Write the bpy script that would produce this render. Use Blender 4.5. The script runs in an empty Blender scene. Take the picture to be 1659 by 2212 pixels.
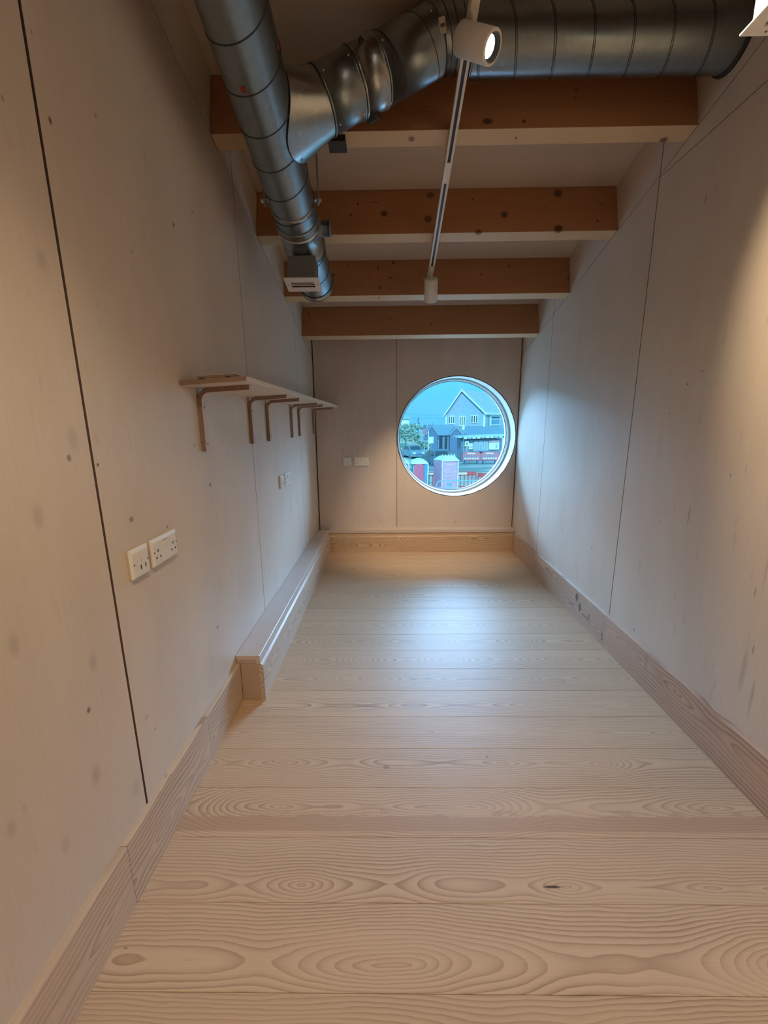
import bpy, math, random
from mathutils import Vector, Matrix
from math import sin, cos, pi, sqrt, radians, atan2, hypot
random.seed(7)
SC = bpy.context.scene
COL = SC.collection

# ---------------------------------------------------------------- camera, world, lights, exposure
W, D = 2.0108, 4.1751
SL = 0.2605                                   # roof falls this much per metre towards the far wall
cam = bpy.data.cameras.new('camera'); cam_o = bpy.data.objects.new('camera', cam); COL.objects.link(cam_o)
cam.sensor_fit = 'VERTICAL'; cam.sensor_height = 24.0; cam.lens = 890.46 / 2212 * 24.0
cam.clip_start = 0.02; cam.clip_end = 500
Rv, Uv, Fv = (0.99989469, 0.0112342, -0.0091875), (0.00657809, 0.21346661, 0.97692821), (-0.01293623, 0.97688577, -0.21337023)
cam_o.matrix_world = Matrix(((Rv[0], Uv[0], -Fv[0], 0.7338), (Rv[1], Uv[1], -Fv[1], 0.0), (Rv[2], Uv[2], -Fv[2], 1.313), (0, 0, 0, 1)))
SC.camera = cam_o

world = bpy.data.worlds.new('sky'); SC.world = world; world.use_nodes = True
nt = world.node_tree; nt.nodes.clear()
wo = nt.nodes.new('ShaderNodeOutputWorld'); bg = nt.nodes.new('ShaderNodeBackground')
tc = nt.nodes.new('ShaderNodeTexCoord'); sx = nt.nodes.new('ShaderNodeSeparateXYZ'); cr = nt.nodes.new('ShaderNodeValToRGB')
nt.links.new(tc.outputs['Generated'], sx.inputs[0]); nt.links.new(sx.outputs[2], cr.inputs[0])
cr.color_ramp.elements[0].position = 0.0; cr.color_ramp.elements[0].color = (0.09, 0.52, 0.90, 1)
cr.color_ramp.elements[1].position = 0.12; cr.color_ramp.elements[1].color = (0.11, 0.66, 1.0, 1)
nz = nt.nodes.new('ShaderNodeTexNoise'); nz.inputs['Scale'].default_value = 6; nz.inputs['Detail'].default_value = 5
nt.links.new(tc.outputs['Generated'], nz.inputs['Vector'])
mxw = nt.nodes.new('ShaderNodeMix'); mxw.data_type = 'RGBA'; mxw.inputs[7].default_value = (0.30, 0.72, 0.92, 1)
mr = nt.nodes.new('ShaderNodeMapRange'); mr.inputs[1].default_value = .45; mr.inputs[2].default_value = .75; mr.inputs[4].default_value = .35
nt.links.new(nz.outputs['Fac'], mr.inputs[0]); nt.links.new(mr.outputs[0], mxw.inputs[0]); nt.links.new(cr.outputs[0], mxw.inputs[6])
nt.links.new(mxw.outputs[2], bg.inputs['Color']); nt.links.new(bg.outputs[0], wo.inputs['Surface'])
bg.inputs['Strength'].default_value = 1.22

def light(kind, name, loc, energy, color, look=None, **kw):
    l = bpy.data.lights.new(name, kind); l.energy = energy; l.color = color
    for k, v in kw.items(): setattr(l, k, v)
    o = bpy.data.objects.new(name, l); COL.objects.link(o); o.location = loc
    if look is not None:
        o.rotation_euler = (Vector(look) - Vector(loc)).to_track_quat('-Z', 'Y').to_euler()
    return o
SUN_E, SKY_FILL_E, ROOM_FILL_E, SPOT_E = 3.9, 11500.0, 13.0, 85.0
light('SUN', 'sun', (0, -20, 30), SUN_E, (0.38, 0.74, 1.0), look=(9, 30, 0), angle=radians(3))
# added area lamp outside, above the view, standing in for a brighter sky
light('AREA', 'sky_fill_lamp', (3.0, 12.0, 4.4), SKY_FILL_E, (0.34, 0.61, 1.0), look=(1.3, 4.4, 1.1), shape='RECTANGLE', size=22.0, size_y=2.8)
# added warm fill lamp overhead behind the camera, no fixture modelled
light('AREA', 'room_fill_lamp', (0.95, -1.7, 2.95), ROOM_FILL_E, (1.0, 0.86, 0.70), look=(1.0, -1.1, 0.0), shape='RECTANGLE', size=1.7, size_y=1.6)
SC.view_settings.view_transform = 'Standard'; SC.view_settings.look = 'None'
SC.view_settings.gamma = 1.0; SC.view_settings.use_curve_mapping = False
SC.view_settings.exposure = 0.0
SC.cycles.use_denoising = True
SC.cycles.max_bounces = 8; SC.cycles.diffuse_bounces = 5; SC.cycles.adaptive_threshold = .02; SC.cycles.caustics_reflective = False; SC.cycles.caustics_refractive = False

# ---------------------------------------------------------------- helpers
WL = {}                                       # world position of every object's origin
def V(*a): return Vector(a)
class MB:
    def __init__(s): s.v = []; s.f = []; s.sm = []
    def add(s, vs, fs, smooth=False):
        o = len(s.v); s.v += [tuple(v) for v in vs]
        for f in fs: s.f.append(tuple(i + o for i in f)); s.sm.append(smooth)
        return s
    def box(s, x0, x1, y0, y1, z0, z1, fn=None):
        vs = [(x, y, z) for z in (z0, z1) for y in (y0, y1) for x in (x0, x1)]
        if fn: vs = [fn(*v) for v in vs]
        return s.add(vs, [(0, 2, 3, 1), (4, 5, 7, 6), (0, 1, 5, 4), (2, 6, 7, 3), (0, 4, 6, 2), (1, 3, 7, 5)])
    def prism(s, poly, axis, a0, a1, fn=None):
        def P(p, a):
            q = (a, p[0], p[1]) if axis == 'x' else (p[0], a, p[1]) if axis == 'y' else (p[0], p[1], a)
            return fn(*q) if fn else q
        n = len(poly); vs = [P(p, a0) for p in poly] + [P(p, a1) for p in poly]
        return s.add(vs, [tuple(range(n - 1, -1, -1)), tuple(range(n, 2 * n))] + [(i, (i + 1) % n, n + (i + 1) % n, n + i) for i in range(n)])
    def lathe(s, c, ax, prof, n=48, smooth=True, caps=True):
        # prof: list of (distance along ax, radius)
        ax = Vector(ax).normalized(); c = Vector(c)
        u = ax.orthogonal().normalized(); w = ax.cross(u)
        vs = []
        for d, r in prof:
            for i in range(n):
                a = 2 * pi * i / n; vs.append(c + ax * d + (u * cos(a) + w * sin(a)) * r)
        fs = [(k * n + i, k * n + (i + 1) % n, (k + 1) * n + (i + 1) % n, (k + 1) * n + i) for k in range(len(prof) - 1) for i in range(n)]
        s.add(vs, fs, smooth)
        if caps:
            m = len(prof)
            s.add(vs[:n], [tuple(range(n - 1, -1, -1))]); s.add(vs[(m - 1) * n:], [tuple(range(n))])
        return s
    def cyl(s, a, b, r, n=16, smooth=True):
        a = Vector(a); b = Vector(b); return s.lathe(a, b - a, [(0, r), ((b - a).length, r)], n, smooth)
    def tube(s, pts, r, n=8, closed=False, smooth=True):
        pts = [Vector(p) for p in pts]; m = len(pts); vs = []
        u = None
        for i, p in enumerate(pts):
            t = (pts[(i + 1) % m] - pts[i - 1]) if (closed or 0 < i < m - 1) else (pts[1] - pts[0] if i == 0 else pts[-1] - pts[-2])
            t.normalize()
            u = t.orthogonal().normalized() if u is None else (u - t * u.dot(t)).normalized()
            w = t.cross(u)
            vs += [p + (u * cos(2 * pi * k / n) + w * sin(2 * pi * k / n)) * r for k in range(n)]
        rng = m if closed else m - 1
        fs = [(i * n + k, i * n + (k + 1) % n, ((i + 1) % m) * n + (k + 1) % n, ((i + 1) % m) * n + k) for i in range(rng) for k in range(n)]
        s.add(vs, fs, smooth)
        if not closed: s.add(vs[:n], [tuple(range(n - 1, -1, -1))]); s.add(vs[-n:], [tuple(range(n))])
        return s
    def build(s, name, mat, parent=None, loc=None, bevel=0, kind=None, seg=2, edge=None):
        if loc is None:
            loc = WL[parent.name] if parent else Vector((sum(v[0] for v in s.v), sum(v[1] for v in s.v), sum(v[2] for v in s.v))) / len(s.v)
        loc = Vector(loc)
        me = bpy.data.meshes.new(name); me.from_pydata([Vector(v) - loc for v in s.v], [], s.f)
        me.polygons.foreach_set('use_smooth', s.sm); me.update()
        me.materials.append(mat)
        if edge:                                  # (material, face axis): every face not looking along the axis gets the edge material
            me.materials.append(edge[0])
            for p in me.polygons: p.material_index = 0 if abs(p.normal[edge[1]]) > .9 else 1
        o = bpy.data.objects.new(name, me); COL.objects.link(o)
        link(o, parent, loc)
        if bevel:
            b = o.modifiers.new('bevel', 'BEVEL'); b.width = bevel; b.segments = seg; b.limit_method = 'ANGLE'; b.angle_limit = radians(40)
        if kind: o['kind'] = kind
        return o
def link(o, parent, loc):
    if parent: o.parent = parent; o.location = Vector(loc) - WL[parent.name]
    else: o.location = loc
    WL[o.name] = Vector(loc)
def thing(name, loc, label=None, cat=None, group=None, kind=None):
    o = bpy.data.objects.new(name, None); COL.objects.link(o); link(o, None, Vector(loc)); o.empty_display_size = .05
    return tag(o, label, cat, group, kind)
def tag(o, label=None, cat=None, group=None, kind=None):
    if label: o['label'] = label
    if cat: o['category'] = cat
    if group: o['group'] = group
    if kind: o['kind'] = kind
    return o
def copy_tree(o, loc, label=None, parent=None):
    c = o.copy(); COL.objects.link(c)
    if parent is None: c.location = loc; WL[c.name] = Vector(loc)
    else: c.parent = parent
    if label: c['label'] = label
    for ch in [k for k in bpy.data.objects if k.parent == o]: copy_tree(ch, None, None, c)
    return c

# ---------------------------------------------------------------- materials
class N:
    def __init__(s, name, rough=.5, metal=0, spec=.5):
        s.m = bpy.data.materials.new(name); s.m.use_nodes = True; s.nt = s.m.node_tree
        s.b = s.nt.nodes['Principled BSDF']; s.b.inputs['Roughness'].default_value = rough; s.b.inputs['Metallic'].default_value = metal
        s.b.inputs['Specular IOR Level'].default_value = spec
    def n(s, t, **kw):
        x = s.nt.nodes.new('ShaderNode' + t)
        for k, v in kw.items(): setattr(x, k, v)
        return x
    def put(s, sock, v):
        if hasattr(v, 'is_linked') or hasattr(v, 'links'): s.nt.links.new(v, sock)
        else: sock.default_value = v
    def math(s, op, a, b=0.0, c=0.0):
        x = s.n('Math', operation=op); s.put(x.inputs[0], a); s.put(x.inputs[1], b); s.put(x.inputs[2], c); return x.outputs[0]
    def vec(s, x, y, z):
        c = s.n('CombineXYZ'); s.put(c.inputs[0], x); s.put(c.inputs[1], y); s.put(c.inputs[2], z); return c.outputs[0]
    def vm(s, op, a, b):
        x = s.n('VectorMath', operation=op); s.put(x.inputs[0], a); s.put(x.inputs[1], b); return x.outputs['Value'] if op in ('LENGTH', 'DISTANCE') else x.outputs[0]
    def sep(s, v):
        x = s.n('SeparateXYZ'); s.put(x.inputs[0], v); return x.outputs
    def noise(s, v, sc=1, det=2, rough=.5):
        x = s.n('TexNoise'); s.put(x.inputs['Vector'], v); x.inputs['Scale'].default_value = sc; x.inputs['Detail'].default_value = det; x.inputs['Roughness'].default_value = rough
        return x.outputs['Fac']
    def rng(s, v, a, b, c=0, d=1, smooth=False):
        x = s.n('MapRange'); s.put(x.inputs[0], v); x.inputs[1].default_value = a; x.inputs[2].default_value = b; s.put(x.inputs[3], c); s.put(x.inputs[4], d)
        if smooth: x.interpolation_type = 'SMOOTHSTEP'
        return x.outputs[0]
    def mix(s, f, a, b, mode='MIX'):
        x = s.n('Mix', data_type='RGBA', blend_type=mode); s.put(x.inputs[0], f); s.put(x.inputs[6], c4(a)); s.put(x.inputs[7], c4(b)); return x.outputs[2]
    def pos(s): return s.n('NewGeometry').outputs['Position']
    def obj(s): return s.n('TexCoord').outputs['Object']
    def rnd(s): return s.n('ObjectInfo').outputs['Random']
    def spots(s, col, lst, dark=(.10, .06, .04), plane='x'):
        p = s.pos()
        for (x, y, z, rw, rh, st) in lst:
            inv = {'x': (1 / .03, 1 / rw, 1 / rh), 'y': (1 / rw, 1 / .04, 1 / rh), 'z': (1 / rw, 1 / rh, 1 / .03)}[plane]
            d = s.vm('LENGTH', s.vm('MULTIPLY', s.vm('SUBTRACT', p, (x, y, z)), inv), (0, 0, 0))
            k = s.rng(d, .55 if st > .3 else .2, 1.25, st, 0, True)
            col = s.mix(k, col, dark)
        return col
    def bump(s, h, st=.2, dist=.002):
        x = s.n('Bump'); x.inputs['Strength'].default_value = st; x.inputs['Distance'].default_value = dist; s.put(x.inputs['Height'], h)
        s.nt.links.new(x.outputs[0], s.b.inputs['Normal'])
    def out(s, col): s.put(s.b.inputs['Base Color'], c4(col)); return s.m
def c4(c): return c if not isinstance(c, tuple) else (tuple(c) + (1,) if len(c) == 3 else c)

def plain(name, col, rough=.5, metal=0, spec=.5, var=.06, sc=20):
    m = N(name, rough, metal, spec); nn = m.noise(m.pos(), sc, 3)
    return m.out(m.mix(m.rng(nn, .3, .7), tuple(c * (1 - var) for c in col), tuple(min(1, c * (1 + var)) for c in col)))

def plywood(name, base, spots=(), plane='x', up=2, rough=.42):
    m = N(name, rough, spec=.45); p = m.pos(); s = m.sep(p)
    if plane == 'x': v1, v2 = (m.vec(0, s[1], m.math('MULTIPLY', s[2], .03))), m.vec(0, s[1], m.math('MULTIPLY', s[2], .25))
    elif plane == 'y': v1, v2 = (m.vec(s[0], 0, m.math('MULTIPLY', s[2], .03))), m.vec(s[0], 0, m.math('MULTIPLY', s[2], .25))
    else: v1, v2 = m.vec(m.math('MULTIPLY', s[0], .03), s[1], 0), m.vec(m.math('MULTIPLY', s[0], .25), s[1], 0)
    r = m.rnd()
    fine = m.noise(v1, 170, 3, .6); broad = m.noise(v2, 4.5, 3, .55); blot = m.noise(p, 1.6, 2)
    col = m.mix(m.rng(broad, .35, .65), tuple(c * .90 for c in base), base)
    col = m.mix(m.rng(blot, .4, .7, 0, .5), col, (base[0] * 1.0, base[1] * .95, base[2] * .90))
    col = m.mix(m.rng(fine, .45, .75, 0, .16), col, (base[0] * .72, base[1] * .66, base[2] * .6))
    fl = m.noise(m.vec(m.math('MULTIPLY', s[0], 1), m.math('MULTIPLY', s[1], 1), m.math('MULTIPLY', s[2], .22)), 38, 2)
    col = m.mix(m.rng(fl, .66, .80, 0, .42), col, (base[0] * .62, base[1] * .55, base[2] * .52))
    col = m.mix(m.rng(r, 0, 1, 0, .10), col, (base[0] * .85, base[1] * .80, base[2] * .76))
    if spots: col = m.spots(col, spots, (.09, .065, .06), plane)
    m.bump(fine, .06, .001)
    return m.out(col)

def grain(name, base, dark, long=0, across=1, third=2, spacing=.011, strength=.85, rough=.34, spec=.5, spots=(), plane='z', tilt=.13, freq=.9, stain=None, yshift=.10, coat=0):
    """flat-sawn timber: growth rings cut at a shallow angle give cathedrals and straight grain"""
    m = N(name, rough, spec=spec); o = m.sep(m.obj()); r = m.rnd()
    L, A, T = o[long], o[across], o[third]
    seed = m.math('MULTIPLY', r, 57.0); r2 = m.math('FRACT', m.math('MULTIPLY', r, 13.7))
    h = m.math('MULTIPLY', m.math('SUBTRACT', m.noise(m.vec(m.math('MULTIPLY', L, freq), seed, 0), 1, 1.5), .47), tilt * 2)
    A0 = m.math('MULTIPLY', m.math('SUBTRACT', r2, .5), yshift)
    wob = m.math('MULTIPLY', m.math('SUBTRACT', m.noise(m.vec(m.math('MULTIPLY', L, 3.0), m.math('MULTIPLY', A, 12), seed), 1, 4), .5), .030)
    a2 = m.math('ADD', m.math('SUBTRACT', A, A0), wob); t2 = m.math('ADD', h, m.math('MULTIPLY', T, .6))
    rad = m.math('SQRT', m.math('ADD', m.math('MULTIPLY', a2, a2), m.math('MULTIPLY', t2, t2)))
    rad = m.math('ADD', rad, m.math('MULTIPLY', m.math('SUBTRACT', m.noise(m.vec(m.math('MULTIPLY', L, 14), m.math('MULTIPLY', A, 60), seed), 1, 2), .5), .0016))
    fr = m.math('FRACT', m.math('ADD', m.math('DIVIDE', rad, spacing), seed))
    line = m.math('MULTIPLY', m.math('POWER', fr, 2.2), m.rng(fr, .93, 1.0, 1, 0, True))
    amp = m.rng(m.noise(m.vec(m.math('MULTIPLY', L, 1.2), m.math('MULTIPLY', A, 9), m.math('ADD', seed, 9)), 1, 2), .3, .7, .35, 1)
    fine = m.noise(m.vec(m.math('MULTIPLY', L, 9), m.math('MULTIPLY', A, 520), m.math('MULTIPLY', T, 520)), 1, 2)
    col = m.mix(m.rng(r, 0, 1, 0, 1), tuple(c * .95 for c in base), tuple(min(1, c * 1.04) for c in base))
    col = m.mix(m.rng(r2, 0, 1, 0, .30), col, (base[0] * .93, base[1] * .84, base[2] * .74))
    col = m.mix(m.rng(fine, .42, .72, 0, .25), col, tuple((a + b) / 2 for a, b in zip(base, dark)))
    col = m.mix(m.math('MULTIPLY', m.math('MULTIPLY', line, amp), strength), col, dark)
    if stain: col = stain(m, col)
    if spots: col = m.spots(col, spots, (.07, .035, .02), plane)
    m.put(m.b.inputs['Roughness'], m.rng(fine, .3, .7, rough - .04, rough + .06))
    m.bump(m.math('ADD', fine, line), .05, .001)
    return m.out(col)

def board_stain(m, col):
    # oil stain along one floor board: ragged reddish-brown band
    p = m.sep(m.pos())
    n1 = m.noise(m.vec(m.math('MULTIPLY', p[0], 9), m.math('MULTIPLY', p[1], 22), 0), 1, 4, .65)
    edge = m.math('ADD', p[1], m.math('MULTIPLY', m.math('SUBTRACT', n1, .5), .055))
    k = m.math('MULTIPLY', m.rng(edge, 1.150, 1.154, 1, 0), m.rng(p[1], 1.092, 1.103, 0, 1, True))
    k2 = m.math('MULTIPLY', m.rng(edge, 1.185, 1.195, 1, 0), m.rng(n1, .56, .60, 0, .8))
    k = m.math('MULTIPLY', m.math('MAXIMUM', k, m.math('MULTIPLY', k2, m.rng(p[1], 1.12, 1.13, 0, 1))), .60)
    return m.mix(k, col, (.44, .275, .175))

def plyedge(name):
    m = N(name, .6, spec=.3); s = m.sep(m.pos())
    l = m.math('FRACT', m.math('MULTIPLY', s[2], 330)); k = m.rng(l, .4, .6, 0, 1, True)
    return m.out(m.mix(k, (.20, .13, .095), (.36, .25, .18)))

def galv(name, base=(.29, .34, .365), rough=.30):
    m = N(name, rough, 1.0); p = m.pos()
    v = m.n('TexVoronoi'); m.put(v.inputs['Vector'], p); v.inputs['Scale'].default_value = 55
    sp = m.sep(v.outputs['Color'])[0]; nn = m.noise(p, 14, 5, .65); sm = m.noise(p, 3.5, 3)
    col = m.mix(m.rng(sp, 0, 1, 0, .5), base, tuple(c * .84 for c in base))
    col = m.mix(m.rng(nn, .55, .8, 0, .5), col, tuple(c * .66 for c in base))
    m.put(m.b.inputs['Roughness'], m.math('ADD', m.rng(sm, .3, .7, rough - .05, rough + .12), m.rng(sp, 0, 1, 0, .05)))
    m.bump(m.noise(p, 5, 1), .05, .01)
    return m.out(col)
LSP= [(0.0, 1.052, 1.962, 0.005, 0.008, 0.85), (0.0, 1.22, 2.074, 0.005, 0.006, 0.5), (0.0, 1.584, 1.98, 0.007, 0.008, 0.8), (0.0, 1.307, 1.798, 0.004, 0.005, 0.5), (0.0, 0.942, 1.239, 0.007, 0.009, 0.6), (0.0, 1.032, 1.214, 0.005, 0.005, 0.85), (0.0, 1.133, 1.049, 0.011, 0.009, 0.6), (0.0, 1.667, 1.068, 0.011, 0.009, 0.7), (0.0, 1.311, 0.981, 0.006, 0.006, 0.6), (0.0, 0.868, 0.635, 0.006, 0.008, 0.8), (0.0, 0.93, 1.924, 0.004, 0.006, 0.4), (0.0, 0.964, 1.281, 0.02, 0.037, 0.18), (0.0, 0.831, 1.127, 0.016, 0.031, 0.2), (0.0, 0.722, 0.895, 0.014, 0.03, 0.2), (0.0, 0.907, 0.739, 0.015, 0.03, 0.22), (0.0, 0.855, 0.462, 0.019, 0.032, 0.25), (0.0, 0.984, 0.292, 0.021, 0.029, 0.12), (0.0, 1.037, 2.107, 0.003, 0.005, 0.4), (0.0, 1.565, 1.233, 0.006, 0.007, 0.5), (0.0, 1.102, 0.387, 0.004, 0.004, 0.6), (0.0, 1.072, 0.451, 0.011, 0.008, 0.3), (0.0, 1.601, 0.466, 0.01, 0.01, 0.5), (0.0, 0.739, 0.389, 0.014, 0.025, 0.15), (0.0, 0.639, 0.552, 0.012, 0.023, 0.2), (0.0, 1.75, 2.092, 0.007, 0.007, 0.5), (0.0, 0.96, 1.654, 0.018, 0.026, 0.18)]
RSP= [(2.011, 1.898, 2.171, 0.003, 0.018, 0.7), (2.011, 1.851, 1.459, 0.006, 0.005, 0.8), (2.011, 1.775, 1.503, 0.004, 0.005, 0.6), (2.011, 1.55, 1.106, 0.003, 0.006, 0.7), (2.011, 1.729, 0.914, 0.004, 0.043, 0.5), (2.011, 1.908, 0.841, 0.007, 0.004, 0.5), (2.011, 1.99, 0.238, 0.006, 0.009, 0.6), (2.011, 1.35, 0.419, 0.013, 0.101, 0.25), (2.011, 1.3, 0.342, 0.008, 0.082, 0.25), (2.011, 1.339, 0.812, 0.005, 0.094, 0.2), (2.011, 1.363, 0.718, 0.003, 0.023, 0.5), (2.011, 1.328, 0.519, 0.003, 0.02, 0.5), (2.011, 1.939, 1.339, 0.005, 0.004, 0.6), (2.011, 1.828, 1.348, 0.004, 0.004, 0.5), (2.011, 2.968, 0.526, 0.008, 0.01, 0.5), (2.011, 2.511, 0.522, 0.006, 0.009, 0.5)]
BSP= [(0.268, 4.175, 1.051, 0.004, 0.01, 0.6), (0.417, 4.175, 1.031, 0.008, 0.008, 0.6)]
KN1= [(1.149, 2.01, 2.521, 0.023, 0.014, 0.9), (1.299, 2.009, 2.518, 0.008, 0.008, 0.9), (0.838, 2.038, 2.479, 0.014, 0.013, 0.7), (1.279, 2.042, 2.478, 0.006, 0.007, 0.7), (1.91, 2.064, 2.473, 0.018, 0.015, 0.8), (1.512, 2.033, 2.608, 0.008, 0.008, 0.5), (0.281, 2.038, 2.628, 0.01, 0.01, 0.5), (1.517, 2.042, 2.643, 0.009, 0.006, 0.5)]
KN2= [(0.975, 2.63, 2.552, 0.023, 0.019, 0.8), (0.961, 2.595, 2.418, 0.023, 0.024, 0.8), (0.716, 2.604, 2.453, 0.021, 0.019, 0.8), (1.685, 2.63, 2.55, 0.026, 0.024, 0.8), (1.385, 2.6, 2.437, 0.021, 0.021, 0.8), (1.683, 2.579, 2.356, 0.028, 0.02, 0.9), (0.569, 2.618, 2.507, 0.008, 0.008, 0.8), (0.527, 2.603, 2.448, 0.008, 0.008, 0.8), (1.241, 2.581, 2.339, 0.021, 0.019, 0.8), (0.665, 2.621, 2.516, 0.031, 0.005, 0.5), (1.901, 2.589, 2.393, 0.008, 0.008, 0.7), (1.924, 2.613, 2.485, 0.01, 0.008, 0.4), (1.21, 2.623, 2.525, 0.008, 0.008, 0.7)]
KN3= [(0.772, 3.224, 2.414, 0.01, 0.013, 0.8), (0.667, 3.213, 2.373, 0.01, 0.017, 0.6), (0.676, 3.179, 2.243, 0.013, 0.017, 0.5), (0.751, 3.196, 2.307, 0.013, 0.01, 0.5), (0.349, 3.202, 2.332, 0.013, 0.013, 0.6), (0.447, 3.221, 2.402, 0.007, 0.007, 0.7), (1.393, 3.2, 2.324, 0.013, 0.01, 0.5), (0.97, 3.203, 2.336, 0.01, 0.01, 0.5), (0.668, 3.2, 2.177, 0.01, 0.012, 0.6), (1.589, 3.214, 2.376, 0.01, 0.01, 0.6), (2.002, 3.191, 2.29, 0.01, 0.01, 0.7)]
KN4= [(0.056, 3.796, 2.214, 0.008, 0.02, 0.5), (0.017, 3.777, 2.141, 0.006, 0.012, 0.6), (0.76, 3.786, 2.174, 0.016, 0.012, 0.4), (0.685, 3.778, 2.144, 0.008, 0.008, 0.5), (1.099, 3.773, 2.123, 0.006, 0.016, 0.5), (1.411, 3.804, 2.244, 0.008, 0.024, 0.4)]
FSP= [(1.196, 0.935, 0.0, 0.027, 0.004, 0.95), (0.05, 0.787, 0.0, 0.005, 0.002, 0.6), (1.118, 1.407, 0.0, 0.004, 0.004, 0.8), (0.266, 1.382, 0.0, 0.006, 0.005, 0.4), (1.624, 1.897, 0.0, 0.012, 0.012, 0.22), (0.716, 1.356, 0.0, 0.014, 0.009, 0.4)]
RBSP= [(1.991, 2.6, 0.15, 0.021, 0.031, 0.8), (1.991, 2.549, 0.1, 0.017, 0.037, 0.8), (1.991, 2.424, 0.093, 0.009, 0.024, 0.6), (1.991, 1.838, 0.147, 0.019, 0.05, 0.2), (1.991, 1.729, 0.133, 0.056, 0.03, 0.22), (1.991, 2.248, 0.056, 0.011, 0.033, 0.5)]
LBSP= [(0.02, 1.302, -0.039, 0.019, 0.014, 0.4), (0.02, 1.406, -0.056, 0.021, 0.019, 0.5)]

PLY = (.71, .62, .52)
M_wl = plywood('plywood_left_wall', PLY, LSP, 'x')
M_wr = plywood('plywood_right_wall', PLY, RSP, 'x')
M_wb = plywood('plywood_far_wall', (.66, .565, .50), BSP, 'y')
M_ceil = plywood('plywood_ceiling', (.66, .57, .49), (), 'z')
M_back = plain('dark_batten_gap', (.03, .022, .02), .9); M_pedge = plain('panel_edge', (.15, .095, .075), .8)  # panel edges darkened, the shade inside the joints put into their colour
M_floor = grain('ash_floor_board', (.66, .475, .315), (.31, .185, .105), 0, 1, 2, spots=FSP, plane='z', stain=board_stain, rough=.46, strength=1.0, tilt=.17, freq=1.3, spacing=.0088, spec=.32)
M_skl = grain('ash_skirting_left', (.66, .52, .39), (.24, .14, .09), 1, 2, 0, tilt=.16, freq=1.6, spacing=.017, strength=1.0, plane='x', rough=.36)
M_skr = grain('ash_skirting_right', (.60, .44, .33), (.25, .14, .10), 1, 2, 0, spots=RBSP, plane='x', tilt=.17, freq=1.5, spacing=.017, strength=1.0, rough=.34)
M_skb = grain('ash_skirting_far', (.66, .48, .32), (.27, .15, .08), 0, 2, 1, tilt=.16, freq=2.2, spacing=.016, strength=1.0, rough=.38)
M_endg = grain('ash_end_cap', (.50, .38, .29), (.44, .30, .2), 0, 2, 1, rough=.45, strength=.35, spacing=.02)
M_ledge = plain('lacquered_ledge_board', (.60, .50, .43), .35, spec=.5, var=.03, sc=8)
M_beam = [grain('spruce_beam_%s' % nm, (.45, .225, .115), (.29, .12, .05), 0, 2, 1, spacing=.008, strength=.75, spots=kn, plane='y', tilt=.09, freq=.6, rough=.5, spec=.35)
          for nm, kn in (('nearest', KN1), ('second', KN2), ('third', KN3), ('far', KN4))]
M_beam0 = grain('spruce_beam_overhead', (.45, .225, .115), (.29, .12, .05), 0, 2, 1, spacing=.006, strength=.5, tilt=.09, freq=.6, rough=.5, spec=.35)
M_soff = [grain('spruce_underside_%s' % nm, (.66, .49, .30), (.48, .31, .17), 0, 1, 2, spacing=.007, strength=.45, spots=kn, plane='z', tilt=.09, freq=.6, rough=.5, spec=.35)
          for nm, kn in (('nearest', KN1[2:5]), ('second', KN2[8:9] + KN2[5:6]), ('third', KN3[8:9]), ('far', []))]
M_galv = galv('galvanised_steel'); M_galv2 = galv('brushed_galvanised_steel', (.40, .43, .44), .25)
M_seam = plain('duct_seam', (.05, .055, .06), .5, .5); M_rubber = plain('black_rubber', (.02, .02, .022), .6)
M_steel = plain('zinc_steel', (.6, .6, .6), .25, 1.0); M_blk = plain('black_steel', (.025, .025, .03), .45)
M_white = plain('white_paint', (.74, .72, .69), .45, var=.02); M_plast = plain('white_plastic', (.78, .75, .70), .28, var=.02)
M_cream = plain('cream_plastic', (.60, .50, .36), .5); M_hole = plain('dark_slot', (.03, .025, .02), .7)
M_track = plain('white_track', (.72, .69, .64), .35, var=.02); M_trackin = plain('black_track_channel', (.02, .02, .035), .4)
M_clear = plain('frosted_adapter', (.66, .62, .54), .2, var=.03)
M_plyface = plain('birch_ply_face', (.70, .60, .50), .45, var=.04); M_plyedge = plyedge('birch_ply_edge')
M_bface = plain('bracket_birch_face', (.62, .50, .42), .4, var=.04); M_red = plain('red_paint', (.30, .03, .02), .6); M_sticker = plain('paper_sticker', (.62, .58, .52), .6); M_ink = plain('sticker_ink', (.12, .10, .11), .6)

# ---------------------------------------------------------------- room shell
Y0 = -2.6                                     # end wall behind the photographer
Z1, Y1, BH, BT = 2.4888, 2.0017, .2538, .0721
nrm = Vector((0, SL, 1)).normalized(); fall = Vector((0, 1, -SL)).normalized()
def zs(y): return Z1 - SL * (y - Y1)          # underside of the beams
def zc(y): return zs(y) + BH * sqrt(1 + SL * SL)   # ceiling

floor = MB().box(-.05, W + .05, Y0 - .05, D + .05, -.16, -.022).build('floor', M_back, kind='structure')
k = 0; y = .705 - .1865 * 17
while y < D + .02:
    y0, y1 = y + .0004, y + .1861
    if y1 > Y0:
        cx, cy = W / 2, (y0 + y1) / 2
        MB().prism([(y0, -.02), (y1, -.02), (y1, -.0008), (y1 - .0009, 0), (y0 + .0009, 0), (y0, -.0008)], 'x', .0, W).build('floor_board', M_floor, floor, loc=(cx, cy, 0))
    y += .1865

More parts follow.
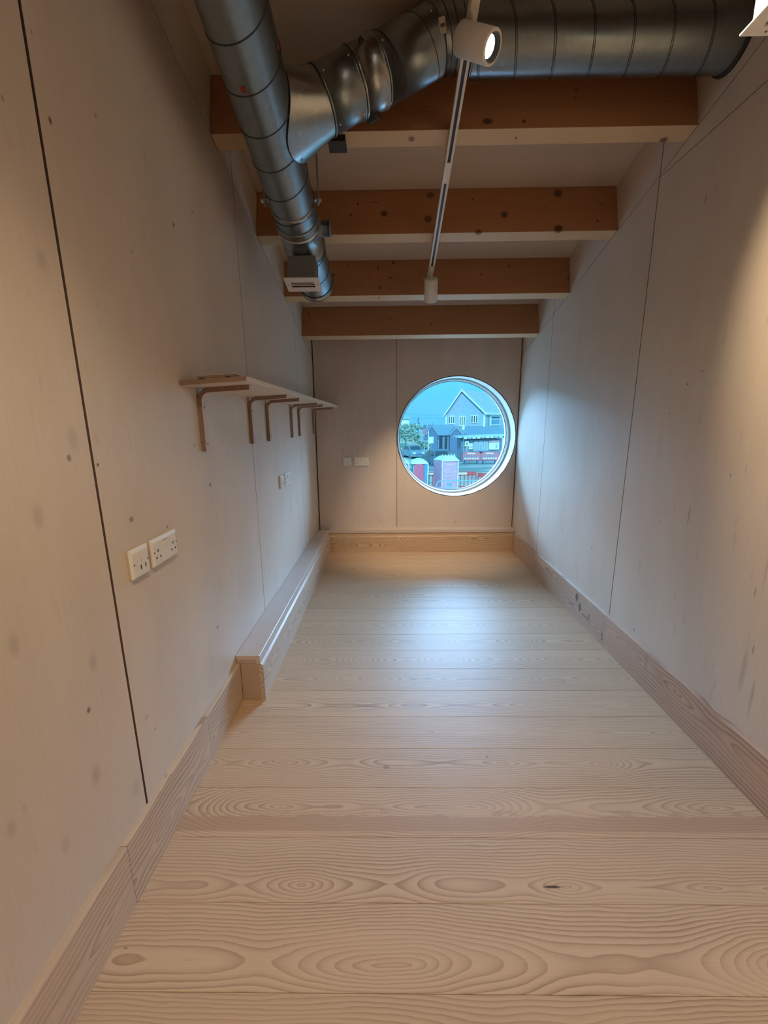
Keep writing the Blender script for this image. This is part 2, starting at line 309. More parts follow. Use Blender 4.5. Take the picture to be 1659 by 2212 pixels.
def side_wall(name, x0, x1, joints, mat, hjoint=None, label=None):
    """x0 = room face. panels stop on the beam underside line, infill pieces above it"""
    sgn = 1 if x1 > x0 else -1
    a, b = sorted((x0 + sgn * .0185, x0 + sgn * .12))
    wall = MB().prism([(Y0, -.1), (D + .02, -.1), (D + .02, zc(D) + .02), (Y0, zc(Y0) + .02)], 'x', a, b).build(name, M_back, kind='structure', loc=(x0, 1, 0))
    a, b = sorted((x0, x0 + sgn * .018))
    for (ja, ga), (jb, gb) in zip(joints[:-1], joints[1:]):
        y0, y1 = ja + ga / 2, jb - gb / 2
        if hjoint and zs((y0 + y1) / 2) > hjoint:
            MB().prism([(y0, .05), (y1, .05), (y1, hjoint - .0013), (y0, hjoint - .0013)], 'x', a, b).build('panel', mat, wall, edge=(M_pedge, 0))
            MB().prism([(y0, hjoint + .0013), (y1, hjoint + .0013), (y1, max(hjoint + .002, zs(y1))), (y0, zs(y0))], 'x', a, b).build('panel', mat, wall, edge=(M_pedge, 0))
        else:
            MB().prism([(y0, .05), (y1, .05), (y1, zs(y1)), (y0, zs(y0))], 'x', a, b).build('panel', mat, wall, edge=(M_pedge, 0))
        MB().prism([(y0, zs(y0) + .003), (y1, zs(y1) + .003), (y1, zc(y1) + .01), (y0, zc(y0) + .01)], 'x', a, b).build('infill_panel', mat, wall, edge=(M_pedge, 0))
    return wall
wl = side_wall('wall_left', 0, -1, [(Y0, 0), (-1.424, .003), (-.204, .003), (1.016, .0085), (2.2355, .0042), (3.457, .0032), (D + .02, 0)], M_wl)
wr = side_wall('wall_right', W, W + 1, [(Y0, 0), (-1.424, .003), (-.204, .003), (1.014, .004), (2.234, .0052), (3.450, .0042), (D + .02, 0)], M_wr, 2.4192)
wl['label'] = 'left wall of pale whitened plywood panels with dark joints'; wr['label'] = 'right wall of pale whitened plywood panels under the sloping beams'

CX, CZ, CR = 1.405, 1.152, .585               # round opening
def holed(mb, x0, x1, z0, z1, y0, y1, cx=CX, cz=CZ, r=CR, n=96):
    ang = sorted(set([2 * pi * i / n for i in range(n)] + [atan2(z - cz, x - cx) % (2 * pi) for x in (x0, x1) for z in (z0, z1)]))
    def edge(a):
        c, s_ = cos(a), sin(a); t = 1e9
        if c > 1e-9: t = min(t, (x1 - cx) / c)
        if c < -1e-9: t = min(t, (x0 - cx) / c)
        if s_ > 1e-9: t = min(t, (z1 - cz) / s_)
        if s_ < -1e-9: t = min(t, (z0 - cz) / s_)
        return cx + c * t, cz + s_ * t
    vs = []
    for a in ang:
        ex, ez = edge(a); ix, iz = cx + r * cos(a), cz + r * sin(a)
        vs += [(ix, y0, iz), (ex, y0, ez), (ex, y1, ez), (ix, y1, iz)]
    m = len(ang); fs = []
    for i in range(m):
        p, q = 4 * i, 4 * ((i + 1) % m)
        for k in range(4): fs.append((p + k, p + (k + 1) % 4, q + (k + 1) % 4, q + k))
    return mb.add(vs, fs)
wb = holed(MB(), -.12, W + .12, -.15, zc(D) + .02, D + .0185, D + .40, r=.592).build('wall_back', M_back, kind='structure', loc=(1, D, 0))
wb['label'] = 'far wall of whitened plywood holding the round window'
MB().box(.0100, .8100, D, D + .018, .05, zc(D) + .01).build('panel', M_wb, wb, edge=(M_pedge, 1))
holed(MB(), .8142, W - .0085, .05, zc(D) + .01, D, D + .018).build('panel', M_wb, wb, edge=(M_pedge, 1))
wf = MB().box(-.12, W + .12, Y0 - .15, Y0, -.15, zc(Y0) + .1).build('wall_front', M_wb, kind='structure')

# round window: lining, stepped frame, gasket, pane
win = thing('window_1', (CX, D + .2, CZ), kind='structure')
win['label'] = 'round porthole window in the far wall looking onto the street'
def ring(prof, y, mat, name, n=96):
    return MB().lathe((CX, y, CZ), (0, 1, 0), prof + [prof[0]], n, True, caps=False).build(name, mat, win)
M_frame = plain('window_frame_paint', (.34, .38, .36), .4, var=.02)
M_lin = plain('reveal_paint', (.74, .76, .77), .45, var=.02)
ring([(0, .585), (.0, .592), (.395, .592), (.395, .585)], D, M_lin, 'reveal_lining')
ring([(0, .5849), (0, .572), (.06, .568), (.06, .5849)], D + .175, M_frame, 'window_frame')
ring([(0, .5735), (0, .5655), (.03, .5655), (.03, .5735)], D + .225, M_white, 'glazing_bead')
ring([(0, .568), (0, .561), (.012, .561), (.012, .568)], D + .25, M_rubber, 'gasket')
gm = N('window_glass', .02); t = gm.n('BsdfTransparent'); t.inputs[0].default_value = (.97, .995, 1, 1); g = gm.n('BsdfGlossy'); g.inputs['Roughness'].default_value = .01
mx = gm.n('MixShader'); mx.inputs[0].default_value = .025; gm.nt.links.new(t.outputs[0], mx.inputs[1]); gm.nt.links.new(g.outputs[0], mx.inputs[2])
gm.nt.links.new(mx.outputs[0], gm.nt.nodes['Material Output'].inputs['Surface'])
MB().lathe((CX, D + .262, CZ), (0, 1, 0), [(0, .574), (.006, .574)], 96, False).build('glass_pane', gm.m, win)

# ceiling slab with plywood sheets between the beams
def slope_box(x0, x1, y0, y1, d0, d1):        # y measured on the beam underside, d = distance above it
    def fn(x, y, d): return Vector((x, y, zs(y))) + nrm * d
    return MB().box(x0, x1, y0, y1, d0, d1, fn)
beam_y = [2.0017 - .5830 * k for k in (5, 4, 3, 2, 1)] + [2.0017, 2.5800, 3.1660, 3.7491]
ceil = slope_box(-.12, W + .12, Y0 - .2, D + .45, BH + .0185, BH + .12).build('ceiling', M_back, kind='structure')
ceil['label'] = 'sloping plywood ceiling falling towards the far wall'
ys = [Y0 - .15] + beam_y + [D + .3]
for a, b in zip(ys[:-1], ys[1:]):
    slope_box(.001, W - .001, a + .002, b - .002, BH, BH + .018).build('panel', M_ceil, ceil)

names = ['far', 'third', 'second', 'nearest']
blab = ['roof beam farthest away, lowest one above the far wall', 'third roof beam from the camera, behind the end of the duct',
        'second roof beam from the camera, knotty orange spruce', 'nearest visible roof beam, dark orange front, right behind the large duct']
for i, y in enumerate(beam_y):
    if y < .1: continue
    vis = i >= 5; j = i - 5
    root = thing('roof_beam', (W / 2, y, zs(y)), blab[8 - i] if vis else ('spruce roof beam just above the camera, out of the picture' if i == 4 else 'spruce roof beam overhead behind the camera, out of the picture' if i == 3 else None), 'beam', 'spruce roof beams')
    # body with the paler underside strip as its own face piece
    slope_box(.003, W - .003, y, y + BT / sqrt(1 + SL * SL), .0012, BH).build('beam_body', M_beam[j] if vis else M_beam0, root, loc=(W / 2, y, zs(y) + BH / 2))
    slope_box(.003, W - .003, y + .0003, y + BT / sqrt(1 + SL * SL) - .0003, 0, .0012).build('underside', M_soff[j] if vis else M_soff[3], root, loc=(W / 2, y + .035, zs(y)))

# skirtings
def skirting(name, poly_fn, segs, mat, joint=.0007, label=None):
    root = thing(name, (segs[0][2], segs[0][3], 0), kind='structure')
    if label: root['label'] = label
    for a, b, lx, ly in segs: poly_fn(a + joint, b - joint).build('skirting_board', mat, root, loc=(lx, ly, .1))
    return root
def prof(x, s, t=.0197, h=.2):                # room-side profile with eased top edge
    return [(x, 0), (x + s * t, 0), (x + s * t, h - .006), (x + s * (t - .0015), h - .0015), (x + s * (t - .006), h), (x, h)]
YB = 1.7525; XB = .129; DB = D - .1
skirting('baseboard_left', lambda a, b: MB().prism(prof(.0001, 1), 'y', a, b), [(Y0, .887, .01, -.8), (.887, 1.39, .01, 1.1), (1.39, YB - .001, .01, 1.6)], M_skl, label='ash skirting along the near left wall')
skirting('baseboard_right', lambda a, b: MB().prism(prof(W - .0001, -1), 'y', a, b), [(Y0, .1, W, -1), (.1, 2.231, W, 1.2), (2.231, 2.80, W, 2.5), (2.80, DB + .02, W, 3.4)], M_skr, label='ash skirting along the right wall')

# low boxing along the far half of the left wall, and its return under the window
bx = thing('boxed_ledge', (.06, YB, 0), 'low timber boxed-in ledge running along the foot of the left wall', 'ledge')
MB().prism([(.002, .2195), (.097, .2195), (.097, .197), (.115, .197), (.1155, .2365), (.1135, .238), (.002, .238)], 'y', YB, D - .104).build('ledge_top', M_ledge, bx)
MB().box(.003, .0965, YB + .0005, YB + .3, .1985, .219).build('filler_block', M_endg, bx, loc=(.05, YB, .21))
MB().box(.0205, .1075, YB, YB + .018, 0, .1965).build('end_cap', M_endg, bx, loc=(.06, YB, .1), bevel=.0008)
for a, b in ((YB, 2.223), (2.223, 2.92), (2.92, DB)):
    MB().prism([(.108, 0), (XB, 0), (XB, .180), (.1265, .1865), (.1175, .1962), (.108, .1965)], 'y', a + .0006, b - .0006).build('skirting_board', M_skl, bx, loc=(.12, (a + b) / 2, .1))
br = thing('window_wall_ledge', (1.1, D - .05, 0), 'low timber boxed-in ledge along the foot of the far wall under the window', 'ledge')
MB().prism([(D - .0005, .2195), (D - .085, .2195), (D - .085, .206), (D - .1025, .206), (D - .103, .2365), (D - .101, .238), (D - .0005, .238)], 'x', .116, W - .004).build('ledge_top', M_ledge, br)
MB().box(.118, W - .005, D - .094, D - .002, .02, .2055).build('ledge_riser', M_skb, br, loc=(1, D - .08, .1))
for a, b in ((XB + .001, .813), (.813, W - .0205)):
    MB().prism([(D - .0945, 0), (DB - .006, 0), (DB - .006, .163), (DB - .002, .170), (D - .0945, .172)], 'x', a + .0005, b - .0005).build('skirting_board', M_skb, br, loc=((a + b) / 2, DB, .1))

# ---------------------------------------------------------------- shelf with bent-ply brackets
TL = .055                                     # slight upward set of the shelf
def tz(x, z): return z + TL * x
sh = thing('wall_shelf', (.12, 2.8, 1.443), 'long pale plywood shelf on the left wall', 'shelf')
for a, b in ((1.50, 2.52), (2.5215, D - .002)):
    o = MB().prism([(.001, tz(0, 1.4445)), (.238, tz(.238, 1.4445)), (.238, tz(.238, 1.461)), (.001, tz(0, 1.461))], 'y', a, b).build('shelf_board', M_plyface, sh, bevel=.0006)
    MB().box(.001, .238, a - .0006, a + .0004, 1.4447, 1.4608, lambda x, y, z: (x, y, tz(x, z))).build('ply_edge', M_plyedge, sh if a < 2 else sh)
def bracket(y):
    r = thing('shelf_bracket', (0.01, y, 1.205), 'x', 'bracket', 'bent plywood shelf brackets')
    t, R, zt = .0175, .048, 1.4438; pts = []
    for ins in (0, 1):
        rr = R - t if ins else R; cx_, cz_ = R + .001, zt - R
        arc = [(cx_ - rr * cos(a), cz_ + rr * sin(a)) for a in [pi / 2 * i / 10 for i in range(11)]]
        xs = .001 + (t if ins else 0); ztop = zt - (t if ins else 0)
        seq = [(xs, 1.206)] + [(p[0], tz(p[0], p[1]) if True else p[1]) for p in arc] + [(.205, tz(.205, ztop))]
        pts.append(seq)
    poly = pts[0] + pts[1][::-1]
    MB().prism(poly, 'y', y + .0006, y + .038).build('bracket_body', M_bface, r, bevel=.0015)
    MB().prism(poly, 'y', y - .0002, y + .0006).build('ply_edge', M_plyedge2, r)
    for z in (1.235, 1.375): MB().lathe((.0182, y + .019, z), (1, 0, 0), [(0, .0042), (.0008, .0040)], 10).build('screw', M_hole, r)
    return r
m_ = N('bracket_ply_edge', .6, spec=.3); M_plyedge2 = m_.out(m_.mix(m_.rng(m_.noise(m_.pos(), 260, 2), .4, .6), (.24, .15, .11), (.36, .25, .185)))
b0 = bracket(1.622); byl = [('nearest bent plywood shelf bracket, by the open end of the shelf', 1.622), ('second shelf bracket from the camera, over a panel joint', 2.204), ('third shelf bracket from the camera, just past the panel joint', 2.515),
    ('fourth shelf bracket from the camera, first of the middle close pair', 3.135), ('fifth shelf bracket from the camera, second of the middle close pair', 3.40), ('farthest shelf bracket, near the corner of the far wall', 4.04)]
b0['label'] = byl[0][0]
for lab, y in byl[1:]: copy_tree(b0, (0.01, y, 1.205), lab)
off = thing('plywood_offcut', (.12, 1.6, tz(.12, 1.461)), 'small plywood offcut with two dark slots lying on the near end of the shelf', 'offcut')
def tl(x, y, z): return (x, y, tz(x, z))
MB().box(.045, .178, 1.543, 2.05, 1.4612, 1.4775, tl).build('board', M_plyedge, off)
MB().box(.050, .181, 1.546, 2.05, 1.4775, 1.4790, tl).build('board_face', M_plyface, off)
for x in (.054, .148): MB().prism([(x + .002 * 0, 1.4655), (x + .018, 1.4655), (x + .0205, 1.4678), (x + .018, 1.470), (x, 1.470), (x - .0025, 1.4678)], 'y', 1.5425, 1.5435, tl).build('slot', M_hole, off)

# ---------------------------------------------------------------- sockets
def plate(root, T, a0, a1, b0_, b1_, d=.010):
    # T(a, depth, b): along the wall, out of the wall, height
    def fn(x, y, z): return T(x, y, z)
    MB().prism([(a0, b0_), (a1, b0_), (a1, b1_), (a0, b1_)], 'y', .0, .006, lambda a, dd, b: T(a + (.003 if a == a0 else -.003), dd, b + (.003 if b == b0_ else -.003))).build('back_box', M_cream, root)
    e = .006
    poly = [(a0, b0_), (a1, b0_), (a1, b1_), (a0, b1_)]
    vs = [T(a, .006, b) for a, b in poly] + [T(a, .011, b) for a, b in poly] + [T(a + (e if a == a0 else -e), .006 + d - .001, b + (e * .6 if b == b0_ else -e * 1.7)) for a, b in poly]
    fs = [(3, 2, 1, 0), (8, 9, 10, 11)] + [(k * 4 + i, k * 4 + (i + 1) % 4, (k + 1) * 4 + (i + 1) % 4, (k + 1) * 4 + i) for k in (0, 1) for i in range(4)]
    MB().add(vs, fs).build('plate', M_plast, root, bevel=.0012)
def tb_(root, T, name, mat, a, b, w, h, d0=.0150, d1=.0156):
    vs_fn = lambda x, y, z: T(x, y, z)
    return MB().box(a - w / 2, a + w / 2, d0, d1, b - h / 2, b + h / 2, vs_fn).build(name, mat, root)
def double_socket(T, a, z0, label):
    r = thing('double_socket', T(a + .073, 0, z0), label, 'socket'); plate(r, T, a, a + .147, z0, z0 + .086)
    for s in (-1, 1):
        cx_ = a + .0735 + s * .045
        for dx in (-.011, .011): tb_(r, T, 'pin_hole', M_hole, cx_ + dx, z0 + .026, .0062, .0055)
        tb_(r, T, 'pin_hole', M_hole, cx_ - .000 + (-.0 if s < 0 else 0), z0 + .047, .0042, .0085)
        tb_(r, T, 'switch_rocker', M_plast, a + .0735 + s * .0075, z0 + .060, .0095, .019, .0148, .0178)
        tb_(r, T, 'switch_gap', M_hole, a + .0735 + s * .0075, z0 + .0708, .0095, .0012)
        tb_(r, T, 'fixing_screw', M_hole, a + .0735 + s * .066, z0 + .045, .004, .004)
    return r
def data_plate(T, a, z0, label, twin=True):
    r = thing('data_outlet', T(a + .043, 0, z0), label, 'outlet'); plate(r, T, a, a + .086, z0, z0 + .086)
    for s in (-1, 1):
        tb_(r, T, 'fixing_screw', M_hole, a + .043 + s * .033, z0 + .042, .0035, .006)
        if twin:
            tb_(r, T, 'module', M_cream, a + .043 + s * .0115, z0 + .042, .0215, .046, .0146, .0154)
            tb_(r, T, 'module_face', M_plast, a + .043 + s * .0115, z0 + .042, .0200, .0445, .0150, .0162)
            tb_(r, T, 'port', M_hole, a + .043 + s * .0115 + .006, z0 + .028, .0045, .013, .0160, .0166)
    if not twin: tb_(r, T, 'module_face', M_white, a + .043, z0 + .040, .042, .026, .0150, .0160)
    return r
TLw = lambda a, d, b: (d, a, b); TBw = lambda a, d, b: (a, D - d, b)
data_plate(TLw, 1.084, .8825, 'white twin data outlet nearest the camera on the left wall')
double_socket(TLw, 1.1885, .8825, 'white double socket nearest the camera on the left wall')
data_plate(TLw, 2.716, .8825, 'small white outlet plate on the left wall below the shelf')
double_socket(TLw, 2.832, .8825, 'white double socket on the left wall below the shelf')
data_plate(TBw, .268, .8825, 'small blank-faced white outlet plate on the far wall', False)
double_socket(TBw, .381, .8825, 'white double socket on the far wall left of the round window')

# ---------------------------------------------------------------- ventilation ducts
def helix(a, ax, r, length, pitch=.1371, phase=0.0, rr=.0022, dbl=False, n=30):
    ax = Vector(ax).normalized(); u = ax.orthogonal().normalized(); w = ax.cross(u); mb = MB()
    for off_ in ((0, .006) if dbl else (0,)):
        m = int(length / pitch * n); pts = []
        for i in range(m + 1):
            t = i / n * pitch
            an = 2 * pi * i / n + phase; pts.append(Vector(a) + ax * min(t + off_, length) + (u * cos(an) + w * sin(an)) * r)
        mb.tube(pts, rr, 6)
    return mb
LA = Vector((.31, 2.0, 2.292)); LD = Vector((0, 1, -.272)).normalized()
def la(y): return LA + LD * ((y - 2.0) / LD.y)
yE = 2.665
d1 = thing('left_duct', la(2.0), 'galvanised spiral duct running down the slope at the left', 'duct')
def seg(name, y0, y1, r, mat=M_galv, lip=True, par=d1):
    a = la(y0); L = (la(y1) - a).length
    p = [(0, r)] + ([(0.0, r + .0022), (.006, r + .0022), (.0065, r)] if lip else []) + ([(L - .0065, r), (L - .006, r + .0022), (L, r + .0022)] if lip else [(L, r)])
    return MB().lathe(a, LD, p, 64).build(name, mat, par)
seg('spiral_pipe', -2.3, 2.150, .100, lip=False)
helix(la(-2.3), LD, .1003, (la(2.150) - la(-2.3)).length, phase=1.2).build('spiral_seam', M_seam, d1)
seg('tee_piece', 2.1505, 2.345, .1025, M_galv2)
seg('spiral_pipe', 2.346, yE - .012, .100, lip=False)
helix(la(2.36), LD, .1003, (la(yE - .012) - la(2.36)).length, phase=.3).build('spiral_seam', M_seam, d1)
MB().lathe(la(yE - .03), LD, [(0, .1015), (.022, .1015), (.022, .1045), (.028, .1045), (.028, .085), (.026, 0.001)], 64, caps=False).build('end_cap', M_galv2, d1)
for yy in (2.1505, 2.2, 2.345, 2.36, yE - .034, yE + .0): MB().lathe(la(yy), LD, [(0, .1032), (.003, .1042), (.006, .1032)], 64, caps=False).build('coupling_ring', M_seam, d1)
# side spigot
pS = la(2.235); MB().lathe(pS + V(.09, 0, .0), (1, .0, 0), [(0, .036), (.012, .034), (.055, .034), (.055, .0375), (.060, .0375), (.060, .001)], 32, caps=False).build('side_spigot', M_galv, d1)
# hanger strap with lugs and rods
for yy, rods in ((2.075, True), (1.15, True)):
    hs = thing('pipe_hanger', la(yy), 'steel strap and threaded rod hanging the left duct beside the second beam' if yy > 2 else 'pipe strap holding the left duct overhead, out of the picture', 'hanger')
    MB().lathe(la(yy) - LD * .011, LD, [(0, .1006), (0, .1026), (.022, .1026), (.022, .1006), (0, .1006)], 64, caps=False).build('strap', M_galv2, hs)
    for s in (-1, 1):
        c = la(yy) + V(s * .118, 0, .004)
        MB().box(c.x - .018, c.x + .014, c.y - .011, c.y + .011, c.z - .003, c.z + .003).build('lug', M_steel, hs)
        zt = zc(c.y + .0) - .004
        MB().cyl(c - V(0, 0, .02), (c.x, c.y, zt), .004, 10).build('threaded_rod', M_steel, hs)
        MB().lathe(c - V(0, 0, .012), (0, 0, 1), [(0, .008), (.009, .008)], 6, False).build('nut', M_steel, hs)
for q, lab in ((0, 'a'), (1, 'b')):
    # red paint marks on the pipe
    p0 = la(1.545 if q == 0 else 1.50); ang = (-.2 if q == 0 else 1.42)
    side = Vector((1, 0, 0)); dn = -Vector((0, -LD.z, LD.y)).normalized()
    dirv = (dn * cos(ang) + side * sin(ang)).normalized()
    tt = dirv.cross(LD)
    vs = []; 
    for i in range(14):
        a = 2 * pi * i / 14; u_, w_ = .0085 * cos(a), .012 * sin(a)
        v = dirv * 1.0 + tt * (u_ / .1); v.normalize(); vs.append(p0 + v * .1012 + LD * w_)
    MB().add(vs, [tuple(range(14))]).build('paint_mark', M_red, d1)

# air grille box below the left duct
gl = thing('air_grille', (.31, 2.246, 1.99), 'white slotted air grille on a grey box under the left duct', 'grille')
def gr(x0, x1, y0, y1, h0, h1, c=Vector((.311, 2.246, 1.984))):
    n2 = Vector((0, -LD.z, LD.y)).normalized()
    def fn(a, b, h): return c + V(a, 0, 0) + LD * b + n2 * h
    return MB().box(x0, x1, y0, y1, h0, h1, fn)
def grille_plate(root, frame, mat=M_white, sw=.059):
    # plate as four border bars and three louvre slats
    frame(-.085, -sw, -.056, .056, 0, .004).build('plate_border', mat, root); frame(sw, .085, -.056, .056, 0, .004).build('plate_border', mat, root)
    frame(-sw, sw, -.056, -.020, 0, .004).build('plate_border', mat, root); frame(-sw, sw, .022, .056, 0, .004).build('plate_border', mat, root)
    frame(-.068, .068, -.040, .040, .0115, .0125).build('grille_backing', M_hole, root)
    for b in (-.0085, .0050): frame(-sw, sw, b, b + .0035, .0005, .0030).build('louvre_slat', mat, root)
    frame(-.0745, -.0705, -.003, .003, -.0006, 0).build('fixing_screw', M_hole, root); frame(.0705, .0745, -.003, .003, -.0006, 0).build('fixing_screw', M_hole, root)
grille_plate(gl, gr)
M_gbox = plain('grey_box_steel', (.20, .22, .235), .5, .5)
gr(-.068, .068, -.040, .045, .0128, .125).build('grille_box', M_gbox, gl, bevel=.001)
MB().lathe(la(2.195) - LD * .006, LD, [(0, .1006), (0, .1060), (.012, .1060), (.012, .1006), (0, .1006)], 64, caps=False).build('band_clamp', M_steel, gl)
cl = la(2.205) + V(.075, -.0, -.075); MB().box(cl.x - .008, cl.x + .008, cl.y - .004, cl.y + .05, cl.z - .004, cl.z + .012).build('clamp_buckle', M_steel, gl, bevel=.002)

# large duct across the room and its branch
RA = Vector((0, 1.862, 2.681)); RX = Vector((1, 0, 0)); RR = .0998
xj = 1.045
d2 = thing('cross_duct', (1.5, 1.863, 2.686), 'large galvanised spiral duct crossing to the right wall in front of the nearest beam', 'duct')
MB().lathe(RA + V(xj, 0, 0), RX, [(0, RR), (W + .08 - xj, RR)], 64).build('spiral_pipe', M_galv, d2)
helix(RA + V(xj, 0, 0), RX, RR + .0002, W + .08 - xj, phase=2.6, rr=.0015, dbl=True, pitch=.1371).build('spiral_seam', M_seam, d2)
MB().lathe(RA + V(W - .012, 0, 0), RX, [(0, RR), (0, RR + .006), (.012, RR + .009), (.012, RR)], 64, caps=False).build('wall_collar', M_rubber, d2)
BA = Vector((.31, 1.76, 2.357)); BE = Vector((.905, 1.862, 2.681)); BD = (BE - BA).normalized(); BL = (BE - BA).length
# segmented elbow between the branch and the straight run
def elbow(p0, dir0, p1, dir1, r, n=4, name='elbow'):
    mb = MB(); rings = []
    for i in range(n + 1):
        t = i / n
        # quadratic bezier through the axes' meeting point
        mid = p0 + dir0 * ((p1 - p0).length * .5)
        c = p0 * (1 - t) ** 2 + mid * 2 * t * (1 - t) + p1 * t ** 2
        ax = (dir0 * (1 - t) + dir1 * t).normalized(); u = ax.cross(Vector((0, 0, 1))).normalized(); w = ax.cross(u)
        rings.append([c + (u * cos(2 * pi * k / 48) + w * sin(2 * pi * k / 48)) * r for k in range(48)])
    for i in range(n):
        vs = rings[i] + rings[i + 1]
        mb.add(vs, [(k, (k + 1) % 48, 48 + (k + 1) % 48, 48 + k) for k in range(48)], True)
    return mb, rings
emb, erings = elbow(BE + BD * 0.0, BD, RA + V(xj, 0, 0), RX, RR - .002)
emb.build('elbow', M_galv, d2)
for rg in erings[1:-1]: MB().tube(rg, .0016, 6, closed=True).build('elbow_seam', M_seam, d2)
MB().lathe(RA + V(xj - .004, 0, 0), RX, [(0, RR), (0, RR + .003), (.008, RR + .003), (.008, RR)], 64, caps=False).build('coupling_ring', M_galv2, d2)
d3 = thing('branch_duct', BA + BD * .4, 'short galvanised branch duct rising from the left duct to the large one', 'duct')
s1 = .215
def bseg(name, a, b, r, mat, lips=True):
    L = b - a; p = [(0, r)] + ([(0, r + .003), (.008, r + .003), (.009, r)] if lips else []) + ([(L - .009, r), (L - .008, r + .003), (L, r + .003), (L, r)] if lips else [(L, r)])
    return MB().lathe(BA + BD * a, BD, p, 64, caps=False).build(name, mat, d3)
bseg('collar_pipe', s1, s1 + .135, .1015, M_galv)
bseg('damper_section', s1 + .136, s1 + .235, .1035, M_galv2)
bseg('spiral_pipe', s1 + .236, BL, .1015, M_galv)
helix(BA + BD * (s1 + .24), BD, .1017, BL - s1 - .25, phase=.8, rr=.0015).build('spiral_seam', M_seam, d3)
for a in (s1, s1 + .1355, s1 + .2355, BL - .004): MB().lathe(BA + BD * (a - .002), BD, [(0, .1035), (.002, .1062), (.004, .1035)], 64, caps=False).build('joint_ring', M_seam, d3)
# saddle skirt wrapping the left duct
nb = 64; side = LD.cross(BD).normalized(); up = BD
base, top, mid = [], [], []
Rw = .1030
for i in range(nb):
    a = 2 * pi * i / nb; ax_ = .150 * cos(a); lw = .101 * sin(a)
    f = abs(cos(a)); ax_ = .150 * (abs(cos(a)) ** .75) * (1 if cos(a) >= 0 else -1)
    hgt = sqrt(max(Rw * Rw - lw * lw, 0)); dirp = (BD - LD * BD.dot(LD)).normalized()
    base.append(BA + LD * ax_ + side * lw + dirp * hgt)
    top.append(BA + BD * s1 + (LD - BD * LD.dot(BD)).normalized() * .1015 * cos(a) + side * .1015 * sin(a))
vs = []
for i in range(nb):
    for t in (0, .06, .5, 1):
        b_, t_ = base[i], top[i]
        if t == .06: q = b_ + (t_ - b_) * .05 + dirp * .004
        elif t == .5: q = b_ * .38 + t_ * .62 + dirp * 0.0
        else: q = b_ if t == 0 else t_
        vs.append(q)
fs = [(4 * i + k, 4 * ((i + 1) % nb) + k, 4 * ((i + 1) % nb) + k + 1, 4 * i + k + 1) for i in range(nb) for k in range(3)]
MB().add(vs, fs, True).build('saddle', M_galv2, d3)
MB().tube(base, .0016, 6, closed=True).build('saddle_edge', M_seam, d3)
def on_saddle(i, t): return base[i] * (1 - t) + top[i] * t
for i, t in ((12, .1), (7, .08), (60, .1), (2, .12)):
    c = on_saddle(i, t); MB().lathe(c + dirp * .001, (c - BA).normalized(), [(0, .0042), (.003, .0035), (.0035, .0005)], 10).build('rivet', M_steel, d3)
view = Vector((.734, 0, 1.313))
def on_branch(s, ang):                        # ang 0 = side towards the room
    c = BA + BD * s; n0 = (view - c); n0 = (n0 - BD * n0.dot(BD)).normalized(); w0 = BD.cross(n0)
    return c, n0 * cos(ang) + w0 * sin(ang)
for s, a in ((s1 + .02, -.75), (s1 + .12, -.8), (s1 + .25, -.7), (BL - .02, -.8), (s1 + .02, .85), (s1 + .12, .95)):
    c, dv = on_branch(s, a); MB().lathe(c + dv * .101, dv, [(0, .0035), (.003, .003), (.0035, .0004)], 10).build('rivet', M_steel, d3)
c, dv = on_branch(s1 + .185, -1.05); MB().lathe(c + dv * .102, dv, [(0, .009), (.005, .009), (.005, .004), (.012, .0035), (.012, .0005)], 20).build('damper_knob', M_blk, d3)
c, dv = on_branch(s1 + .17, 1.45); MB().lathe(c + dv * .085, dv, [(0, .028), (.03, .028), (.033, .0255), (.034, .001)], 28).build('test_port', M_rubber, d3)
# stickers
def sticker(c, n_, u_, w, h, root, parts=True):
    n_ = n_.normalized(); u_ = (u_ - n_ * u_.dot(n_)).normalized(); w_ = n_.cross(u_)
    q = lambda a, b, d: c + u_ * a + w_ * b + n_ * d
    MB().add([q(-w, -h, 0), q(w, -h, 0), q(w, h, 0), q(-w, h, 0)], [(0, 1, 2, 3)]).build('sticker', M_sticker, root)
    MB().add([q(-w * .7, -h * .2, .0006), q(w * .7, -h * .2, .0006), q(w * .7, h * .25, .0006), q(-w * .7, h * .25, .0006)], [(0, 1, 2, 3)]).build('sticker_print', M_ink, root)
c, dv = on_branch(BL + .03, .30)
sticker(RA + V(.93, 0, 0) + Vector((0, -.97, -.24)).normalized() * .105, Vector((0, -.97, -.24)), Vector((.95, .0, .25)), .011, .022, d2)
cs = (base[9] * .55 + top[9] * .45) + dirp * .0
nn_ = (top[9] - BA).normalized()
# small black bracket under the nearest beam beside the rod
bk = thing('strut_bracket', (.53, 2.03, 2.45), 'small black steel bracket under the nearest beam behind the branch duct', 'bracket')
yb_ = 2.012
def sb(x0, x1, ya, yb2, h0, h1): return slope_box(x0, x1, ya, yb2, h0, h1)
sb(.492, .560, yb_, yb_ + .045, -.030, -.001).build('channel', M_blk, bk, bevel=.001)
sb(.488, .564, yb_ - .004, yb_ + .049, -.0335, -.0305).build('bottom_flange', M_blk, bk)

